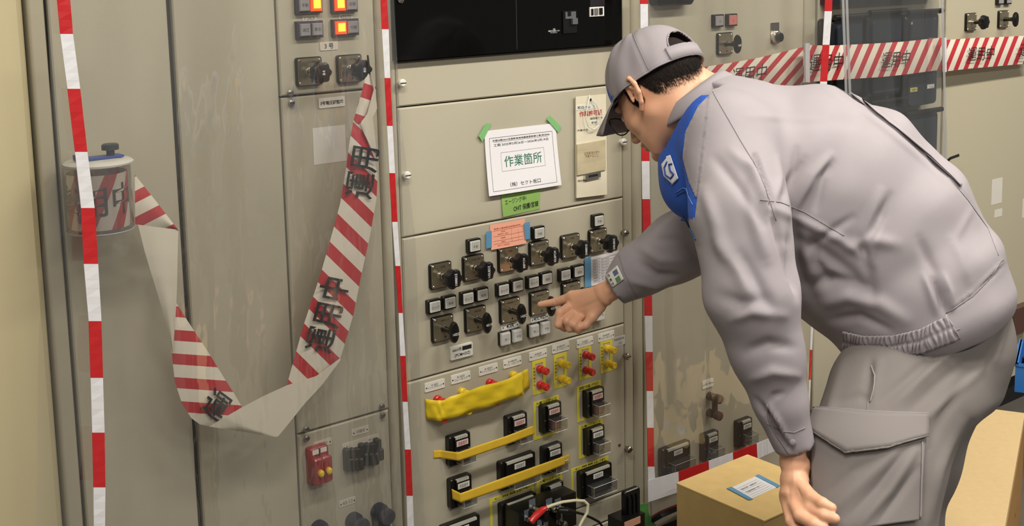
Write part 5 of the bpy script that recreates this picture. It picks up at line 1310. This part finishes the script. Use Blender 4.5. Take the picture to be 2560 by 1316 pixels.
# end planes at hem, neck
def halfcut(F_, c, n, R, k=.004):
    c = np.array(c); n = np.array(n)/np.linalg.norm(n)
    def fn(P): return -((P-c)@n)+0*P[..., 0]
    m_ = lambda P: np.maximum(-((P-c)@n), np.linalg.norm(P-c, axis=-1)-R)
    F_.put(m_, c-R, c+R, k, True)
halfcut(fj, pt(1985, 1130, 2.12), pt(2004, 1190, 2.12)-pt(1984, 1108, 2.12), .11)
halfcut(fj, pt(1534, 724, 2.67), pt(1500, 745, 2.675)-pt(1560, 703, 2.665), .10)
halfcut(fj, pt(2348, 838, TM_-.06), pt(2395, 960, TM_-.06)-pt(2335, 800, TM_-.06), .35)
halfcut(fj, hp_(-.05, 0, -.105), neck0-neckb, .105)
VJ, FJ = fj.mesh(); VJ = relax(VJ, FJ, 6)
JF = [  # creases as seen on the jacket
    ([(1889, 388), (1903, 430), (1920, 468), (1930, 530)], 6, -10), ([(1868, 400), (1884, 445), (1904, 495)], 11, 4), ([(1932, 540), (1952, 610), (1975, 690)], 8, -6), ([(2150, 600), (2175, 540), (2200, 480)], 12, 4), ([(2172, 610), (2200, 550), (2224, 490)], 10, -4), ([(2000, 640), (2060, 590), (2130, 545)], 10, -3.5), ([(1962, 485), (1985, 425), (1992, 372)], 8, -3.5), ([(1938, 500), (1952, 440), (1945, 395)], 8, 3), ([(1870, 480), (1890, 570), (1915, 650)], 16, 6),
    ([(1790, 400), (1850, 470), (1905, 560)], 14, -5), ([(1830, 380), (1880, 430), (1925, 520)], 14, 5),
    ([(1960, 500), (1990, 440), (2010, 400)], 12, -5), ([(1990, 520), (2030, 440), (2075, 390)], 12, 5), ([(2040, 520), (2060, 440), (2080, 410)], 10, -4),
    ([(1930, 520), (2020, 560), (2100, 600), (2180, 660)], 12, 4), ([(1960, 600), (2040, 620), (2120, 680), (2180, 740)], 18, -5),
    ([(2120, 620), (2180, 600), (2240, 610)], 16, 5), ([(2150, 600), (2170, 660), (2180, 740)], 14, -6), ([(2200, 560), (2180, 620), (2170, 700)], 14, 5),
    ([(2060, 760), (2120, 740), (2200, 760), (2260, 800)], 18, 6), ([(2080, 800), (2150, 790), (2230, 830)], 12, -4), ([(2010, 720), (2080, 700), (2150, 720)], 16, -6),
    ([(2335, 700), (2350, 740), (2362, 780)], 9, -8), ([(2360, 690), (2375, 730), (2380, 770)], 10, 5), ([(2310, 690), (2325, 730), (2340, 780)], 10, 4), ([(2300, 600), (2320, 650), (2345, 700)], 14, -4), ([(2380, 600), (2400, 640), (2420, 700)], 14, 3),
    ([(1950, 300), (2080, 300), (2150, 310)], 18, -1.5), ([(1870, 290), (1980, 296), (2060, 298)], 10, 1.6),
    ([(1760, 480), (1790, 560), (1810, 640)], 16, 5), ([(1790, 600), (1850, 680), (1880, 760)], 20, 5), ([(1850, 640), (1900, 720), (1930, 780)], 16, -5), ([(1800, 740), (1850, 760), (1920, 750)], 18, -4),
    ([(1830, 800), (1880, 780), (1960, 790)], 14, 4), ([(1870, 880), (1920, 860), (1980, 870)], 14, -4), ([(1880, 950), (1930, 930), (1990, 940)], 12, 4), ([(1890, 1000), (1920, 1040), (1950, 1090), (1980, 1130)], 8, -5), ([(1925, 1020), (1950, 1060), (1975, 1110)], 7, 4),
    ([(1920, 1010), (1935, 990), (1960, 985)], 7, -3), ([(1600, 660), (1640, 690), (1700, 690)], 12, -4), ([(1600, 620), (1650, 650), (1720, 650)], 12, 3), ([(1640, 600), (1690, 600), (1740, 620)], 10, -3), ([(1570, 700), (1640, 720), (1700, 700)], 10, 3),
    ([(1990, 560), (1988, 640), (2000, 740)], 16, -7), ([(2030, 600), (2040, 660), (2080, 720)], 14, -5), ([(1985, 640), (2000, 700), (2040, 760)], 18, -6), ([(2430, 520), (2410, 560), (2390, 600)], 10, 1.5)]
JF = [(a, w, h*1.7) for a, w, h in JF]
# action pleat beside the spine and its open fold
JF += [([(2070, 205), (2150, 250), (2240, 320), (2320, 390), (2370, 440)], 5, -6), ([(2060, 222), (2140, 266), (2230, 336), (2310, 405), (2360, 452)], 7, 3), ([(2370, 440), (2420, 500), (2470, 570), (2500, 640)], 4, -1.8)]
# elastic hem ribs
JF += [([(2365, 785), (2430, 740), (2480, 690), (2520, 650)], 5, -3), ([(2372, 776), (2440, 728), (2490, 672), (2528, 640)], 5, 3)]
VJ = folds(VJ, FJ, JF)
rsn = np.random.RandomState(4)
def softnoise(V, amp, sc, seed=0):
    r = np.random.RandomState(seed); d = np.zeros(len(V))
    for _ in range(9): k = r.randn(3)*sc; d += np.sin(V@k+r.rand()*6.28)
    return d*amp/3
VJ = VJ+vnorm(VJ, FJ)*softnoise(VJ, .0012, 26, 2)[:, None]
# blue yoke cut out along a clean line
YK = [(1772, 238), (1745, 265), (1713, 330), (1706, 395), (1722, 455), (1742, 500), (1737, 545), (1712, 552), (1640, 560), (1600, 400), (1640, 300), (1700, 240)]
PJ = proj(VJ)
# pull vertices near the line onto it
def snap(V, P, poly, tol=6.):
    V = V.copy(); P = P.copy()
    for i in range(len(poly)):
        a, b = np.array(poly[i], float), np.array(poly[(i+1) % len(poly)], float); dd = b-a; q = P[:, :2]-a; t = np.clip(q@dd/(dd@dd), 0, 1); c = a+t[:, None]*dd; r = np.linalg.norm(P[:, :2]-c, axis=1)
        m_ = r < tol*.55
        if m_.any():
            dp = (c-P[:, :2])[m_]; V[m_] += (dp[:, :1]*AX[0]+dp[:, 1:]*AX[1])*P[m_, 2:3]/FPX; P[m_, :2] = c[m_]
    return V, P
PL = proj(VJ); nearcam = PL[:, 2] < 2.62
VS, PS_ = snap(VJ, PL, YK[:7]); VJ = np.where(nearcam[:, None], VS, VJ); PJ = proj(VJ)
FC = VJ[FJ].mean(1); PF = proj(FC); side = (FC-pt(1765, 262, TM_))@BF > -.02
isb = inpoly(PF, YK) & (PF[:, 2] < 2.55)
# mirrored on the far shoulder
c0_ = pt(1765, 262, TM_); mir = FC-2*((FC-c0_)@BL)[:, None]*BL; PM_ = proj(mir); isb |= inpoly(PM_, YK) & (((FC-c0_)@BL) < 0) & (((FC-c0_)@BF) > .0) & (PM_[:, 2] < 2.55) & (PF[:, 1] > 330)
def part(name, V, F, sel, m, parent):
    G = F[sel]; used, inv = np.unique(G, return_inverse=True); return mk(name, V[used], inv.reshape(G.shape), m, parent)
jk = part('jacket', VJ, FJ, ~isb, CLOTH, man)
tag(part('yoke', VJ, FJ, isb, BLUE, jk), 'blue shoulder yoke')
dg = bpy.context.evaluated_depsgraph_get()
BJ = BVHTree.FromPolygons([Vector(v) for v in VJ], [tuple(f) for f in FJ.tolist()])
def drape(BV, px, py, off=.001, dmax=9):
    r = ray(px, py); r = r/np.linalg.norm(r); h = BV.ray_cast(Vector(CAMP), Vector(r))
    if h[0] is None: return None
    n_ = np.array(h[1]); n_ = -n_ if n_@r > 0 else n_; return np.array(h[0])+n_*off
def cord(name, pts, BV, rad, m, parent, off=.0006, step=8):
    out = []
    for (a, b) in zip(pts[:-1], pts[1:]):
        a, b = np.array(a, float), np.array(b, float); n_ = max(1, int(np.linalg.norm(b-a)/step))
        for k in range(n_): q = drape(BV, *(a+(b-a)*k/n_), off); out.append(q) if q is not None else None
    q = drape(BV, *pts[-1], off); out.append(q) if q is not None else None
    if len(out) < 2: return None
    mb = MB(); mb.tube(out, rad, 5); return obj(name, mb, m, parent, 'all')
def drapepoly(name, C, BV, m, parent, off=.002, nu=16, nv=16, th=.0012, fl=None):
    """cloth piece between four corners as seen (tl, tr, br, bl), laid on the cloth under it"""
    C = [np.array(c, float) for c in C]; g = []
    for j in range(nv+1):
        for i in range(nu+1):
            u, v = i/nu, j/nv; p = (C[0]*(1-u)+C[1]*u)*(1-v)+(C[3]*(1-u)+C[2]*u)*v; q = drape(BV, p[0], p[1], off); g.append(q)
    last = next((q for q in g if q is not None), None)
    if last is None: return None, None
    for i_, q in enumerate(g):
        if q is None: g[i_] = last
        else: last = q
    k = nu+1; fs = [(j*k+i, (j+1)*k+i, (j+1)*k+i+1, j*k+i+1) for j in range(nv) for i in range(nu)]
    G = np.array(g)
    if fl: G = folds(G, np.array(fs), fl, -2.)
    o = mk(name, G, fs, m, parent); md = o.modifiers.new('thickness', 'SOLIDIFY'); md.thickness = th; md.offset = 0; return o, g
# logo patch, pocket flap and zip on the yoke
lg, gg = drapepoly('logo_patch', [(1668, 392), (1678, 388), (1698, 446), (1682, 462)], BJ, mat('patch_white', (222, 224, 232), .7), jk, .0022, 10, 14)
lg2, _ = drapepoly('logo_patch_wing', [(1656, 412), (1670, 394), (1683, 460), (1662, 440)], BJ, mat('patch_white', (222, 224, 232), .7), jk, .0022, 8, 14)
cord('logo_mark', [(1672, 405), (1665, 420), (1668, 438), (1680, 446), (1688, 436), (1680, 428), (1676, 412), (1684, 410)], BJ, .0018, mat('logo_blue', (38, 70, 150), .6), jk, .0036, 4)
cord('flap_seam', [(1690, 482), (1708, 470), (1716, 472), (1722, 492), (1732, 512)], BJ, .0009, mat('light_blue_seam', (92, 136, 214), .7), jk)
cord('flap_seam', [(1692, 490), (1715, 478), (1722, 486)], BJ, .0008, mat('navy_seam', (18, 44, 104), .7), jk)
cord('zip', [(1708, 540), (1714, 552), (1722, 566), (1732, 584), (1740, 600)], BJ, .0016, mat('zip_blue', (34, 74, 120), .4), jk, .001, 5)
# seams
cord('seam', [(1782, 230), (1800, 262), (1822, 300), (1850, 350), (1892, 420), (1925, 500), (1940, 552)], BJ, .0007, CLOTHD, jk)
cord('seam', [(1900, 500), (1950, 506), (2010, 530), (2060, 560), (2110, 590)], BJ, .0008, CLOTHD, jk)
cord('seam', [(2070, 207), (2150, 252), (2240, 322), (2320, 392), (2370, 442), (2420, 502), (2470, 572), (2496, 640)], BJ, .0007, CLOTHD, jk)
PLT = [(2120, 238), (2150, 254), (2240, 322), (2320, 392), (2372, 442), (2395, 468)]
flap_later = PLT
cord('hem_seam', [(2365, 784), (2430, 742), (2480, 690), (2500, 655), (2526, 637)], BJ, .001, CLOTHD, jk)
cord('hem_seam', [(2106, 852), (2180, 868), (2260, 866), (2340, 846), (2400, 822)], BJ, .0008, CLOTHD, jk)
cord('cuff_seam', [(1918, 1058), (1950, 1078), (1985, 1082), (2012, 1070)], BJ, .0009, CLOTHD, jk)
cord('cuff_seam', [(1548, 640), (1560, 680), (1600, 760)], BJ, .0008, CLOTHD, jk)
cord('placket_edge', [(1918, 1010), (1922, 1050), (1942, 1090), (1975, 1138)], BJ, .0016, CLOTHD, jk, .001)
q = drape(BJ, 1981, 1106, .0012)
if q is not None:
    e0 = Field(q-.01, q+.01, .0008); e0.ell(q, (.0055, .0018, .0055), np.stack([AX[0], AX[2], AX[1]])); v_, f_ = e0.mesh(); mk('cuff_button', v_, f_, CLOTHD, jk)
# sleeve patch on the right cuff
sp_, g_ = drapepoly('sleeve_patch', [(1516, 690), (1545, 664), (1561, 698), (1532, 719)], BJ, mat('patch_cream', (216, 214, 204), .7), jk, .0018, 10, 10)
def patchtext(s, cx, cy, w, h, m_, rd=(.77, -.62), ud=(-.4, -.9), off=.0032):
    rd = np.array(rd); ud = np.array(ud)
    def warp(a):
        a = a/(a.max(0)-a.min(0)); out = []
        for q in a:
            p = np.array([cx, cy])+rd*q[0]*w+ud*q[1]*h; z = drape(BJ, p[0], p[1], off); out.append(z if z is not None else pt(p[0], p[1], 2.6))
        return np.array(out)
    return lettering(s, None, None, None, width=1, height=1, m=m_, parent=jk, warp=warp, name='patch_print')
for c_, m_ in (((1541, 682), mat('patch_blue', (84, 104, 140), .7)), ((1547, 698), mat('patch_green', (96, 130, 96), .7))):
    patchtext('■', c_[0], c_[1], 13, 12, m_)
for i in range(3): patchtext(('指', '差', '呼')[i], 1524+5*i, 690+10*i, 7, 8, INK)

# collar: a stand-up fold round the neck
cf = (neckb-neck0)/np.linalg.norm(neckb-neck0); Vk, Fk = [], []
CO = [(1795, 208, 2.30), ]
na = 44; nl = 5
ca = frame3(B_AZ, math.radians(32)); ce = pt(1755, 262, TM_-.01)
for j in range(nl+1):
    for i in range(na+1):
        a = -math.pi*.90+2*math.pi*.90*i/na; a += math.pi          # open at the throat
        v = j/nl; R0, R1 = .066, .086
        lift = .040*(1-.35*(1+math.cos(a))/2)
        rr_ = R0+(R1-R0)*v+.004*math.sin(v*3.1); hgt = lift*(1-v)+.004
        Vk.append(ce+ca[0]*math.cos(a)*rr_*1.0+ca[1]*math.sin(a)*rr_*.98+ca[2]*(hgt-.006))
for j in range(nl):
    for i in range(na): a_ = j*(na+1)+i; Fk.append((a_, a_+1, a_+na+2, a_+na+1))
co = mk('collar', np.array(Vk), Fk, CLOTH, jk); md = co.modifiers.new('thickness', 'SOLIDIFY'); md.thickness = .004; md.offset = 0

def ribs(name, top, bot, BV, m, parent, off, amp, n_, nx=240, ny=14, rows=2):
    g = []; last = None; rs = np.random.RandomState(9); jt = rs.rand(n_+2)*.5+.75; ph = rs.rand(n_+2)*.3
    ex = lambda L, f: (np.interp(f, np.linspace(0, 1, len(L)), [p[0] for p in L]), np.interp(f, np.linspace(0, 1, len(L)), [p[1] for p in L]))
    for j in range(ny+1):
        for i in range(nx+1):
            f = i/nx; a, b = ex(top, f), ex(bot, f); v = j/ny; c_ = f*n_+.25*math.sin(v*5+f*30); k_ = int(c_)
            h_ = amp*jt[k_]*math.sin(2*math.pi*(c_+ph[k_]))*(.35+.65*abs(math.sin(math.pi*v*rows)))-amp*.9*math.exp(-((v-.5)/.06)**2)
            q = drape(BV, a[0]*(1-v)+b[0]*v, a[1]*(1-v)+b[1]*v, off+h_)
            if q is None: q = last
            last = q; g.append(q)
    k = nx+1
    o = mk(name, np.array(g), [(j*k+i, (j+1)*k+i, (j+1)*k+i+1, j*k+i+1) for j in range(ny) for i in range(nx)], m, parent); md = o.modifiers.new('thickness', 'SOLIDIFY'); md.thickness = .002; md.offset = 0; return o
ribs('elastic_waistband', [(2110, 826), (2160, 838), (2230, 838), (2300, 822), (2366, 788)], [(2112, 878), (2160, 889), (2230, 890), (2300, 882), (2398, 846)], BJ, CLOTH, jk, .0045, .0022, 26)
# ---- trousers
ft = Field((1.5, -1.9, .06), (2.9, -.35, 1.15), .006)
ft.seg(pt(2325, 850, TM_-.05), pt(2305, 930, TM_-.04), BL, .160, .135, .180, .150, 0)
ft.cone(pt(2240, 1010, 2.25), pt(2180, 1180, 2.17), .128, .118, .06); ft.cone(pt(2180, 1180, 2.17), pt(2165, 1330, 2.13), .118, .108, .03)
ft.cone(pt(2305, 950, 2.46), pt(2240, 1150, 2.46), .130, .112, .05); ft.cone(pt(2240, 1150, 2.46), pt(2190, 1330, 2.46), .112, .10, .04)
ft.ell(pt(2385, 830, 2.36), (.108, .108, .115), None, .06)
ft.cone(pt(2165, 1330, 2.13), anL_, .105, .075, .04); ft.cone(pt(2225, 1330, 2.46), anR_, .10, .075, .04)
VT, FT = ft.mesh(); VT = relax(VT, FT, 3)
TF = [([(2110, 905), (2080, 1000), (2060, 1080)], 12, 3), ([(2178, 900), (2172, 950), (2160, 1000)], 8, -5), ([(2200, 900), (2190, 960), (2180, 1010)], 8, 4), ([(2090, 1010), (2150, 990), (2175, 1000)], 10, -3),
      ([(2240, 1010), (2330, 920), (2420, 850)], 14, 5), ([(2270, 1030), (2360, 950), (2450, 880)], 14, -4), ([(2300, 1060), (2390, 980), (2460, 920)], 12, 4), ([(2210, 1000), (2290, 930), (2350, 880)], 12, -4),
      ([(2330, 1100), (2380, 1000), (2440, 900)], 16, -4),
      ([(2320, 1300), (2350, 1180), (2400, 1060)], 14, 5), ([(2345, 1316), (2385, 1180), (2430, 1060)], 10, -4), ([(2480, 760), (2490, 840), (2470, 920)], 8, -4), ([(2500, 760), (2508, 830), (2490, 900)], 7, 3)]
BT0 = BVHTree.FromPolygons([Vector(v) for v in VT], [tuple(f) for f in FT.tolist()])
VT = folds(VT, FT, [(a, w, h*1.3) for a, w, h in TF])
VT = VT+vnorm(VT, FT)*softnoise(VT, .0015, 22, 8)[:, None]
tr_ = mk('trousers', VT, FT, CLOTH2, man)
VTs = relax(VT, FT, 10); BTs = BVHTree.FromPolygons([Vector(v) for v in VTs], [tuple(f) for f in FT.tolist()])
BT_ = BVHTree.FromPolygons([Vector(v) for v in VT], [tuple(f) for f in FT.tolist()])
PS = 1.
pk, _ = drapepoly('cargo_pocket', [(2036, 1048), (2308, 1042), (2290, 1300), (2046, 1340)], BTs, mat('pocket_cloth', (118, 112, 110), .85, bump=.12, bscale=900), tr_, .010, 60, 60, .004, [([(2070, 1290), (2160, 1205), (2250, 1120)], 15, PS*5), ([(2150, 1315), (2220, 1230), (2285, 1130)], 11, PS*8), ([(2120, 1295), (2195, 1215), (2265, 1120)], 12, PS*-5), ([(2060, 1245), (2130, 1180), (2200, 1145)], 14, PS*-4), ([(2190, 1315), (2245, 1240), (2292, 1170)], 10, PS*-5)])
# flap with a point
CF = [(2030, 1030), (2312, 1042), (2306, 1098), (2122, 1138), (2026, 1078)]
def flap(name, top, bot, BV, m, parent, off, th, lift=.006, pw=1.):
    n_ = 30; mm = 8; g = []; ex = lambda L, f: (np.interp(f, np.linspace(0, 1, len(L)), [p[0] for p in L]), np.interp(f, np.linspace(0, 1, len(L)), [p[1] for p in L])); last = None
    for j in range(mm+1):
        for i in range(n_+1):
            a, b = ex(top, i/n_), ex(bot, i/n_); v = j/mm; q = drape(BV, a[0]*(1-v)+b[0]*v, a[1]*(1-v)+b[1]*v, off+lift*v**pw*(math.sin(math.pi*i/n_)**.5 if pw > 1 else 1))
            if q is None: q = last
            last = q; g.append(q)
    k = n_+1; g = [q if q is not None else last for q in g]
    o = mk(name, np.array(g), [(j*k+i, (j+1)*k+i, (j+1)*k+i+1, j*k+i+1) for j in range(mm) for i in range(n_)], m, parent); md = o.modifiers.new('thickness', 'SOLIDIFY'); md.thickness = th; md.offset = 0; return o
flap('pleat', [(x+9, y-6) for x, y in PLT], PLT, BJ, CLOTH, jk, .0012, .0015)
flp = flap('pocket_flap', [(2034, 1030), (2103, 1036), (2172, 1042), (2240, 1043), (2311, 1041)], [(2030, 1078), (2076, 1108), (2122, 1137), (2214, 1127), (2304, 1096)], BT0, mat('pocket_cloth', (118, 112, 110), .85), tr_, .013, .004)
cord('flap_edge', [(2030, 1078), (2076, 1108), (2122, 1137), (2214, 1127), (2304, 1096)], BT0, .0022, mat('light_seam', (140, 134, 128), .8), tr_, .019)
cord('flap_edge', [(2040, 1028), (2103, 1034), (2172, 1040), (2240, 1041), (2311, 1039)], BT0, .0016, CLOTHD, tr_, .013)
cord('pocket_edge', [(2294, 1110), (2292, 1190), (2290, 1240), (2288, 1296)], BTs, .0018, CLOTHD, tr_, .0135)
cord('pocket_seam', [(2178, 915), (2188, 940), (2184, 975), (2176, 1006)], BT_, .0014, mat('light_seam', (140, 134, 128), .8), tr_, .001)
cord('side_seam', [(2170, 1006), (2168, 1040)], BT_, .001, CLOTHD, tr_)
SHOE = mat('black_shoe', (26, 25, 26), .45)
for a_, s_ in ((anL_, 1), (anR_, -1)):
    e0 = Field(a_+np.array([-.25, -.25, -.09]), a_+np.array([.25, .25, .06]), .006)
    e0.seg(np.array([a_[0], a_[1], .045])-BF*.04, np.array([a_[0], a_[1], .035])+BF*.16, BL, .042, .04, .046, .034, 0); e0.cone(a_+np.array([0, 0, .02]), a_-np.array([0, 0, .03]), .05, .05, .02)
    v_, f_ = e0.mesh(); v_[:, 2] = np.maximum(v_[:, 2], .002); mk('shoe', v_, f_, SHOE, man)
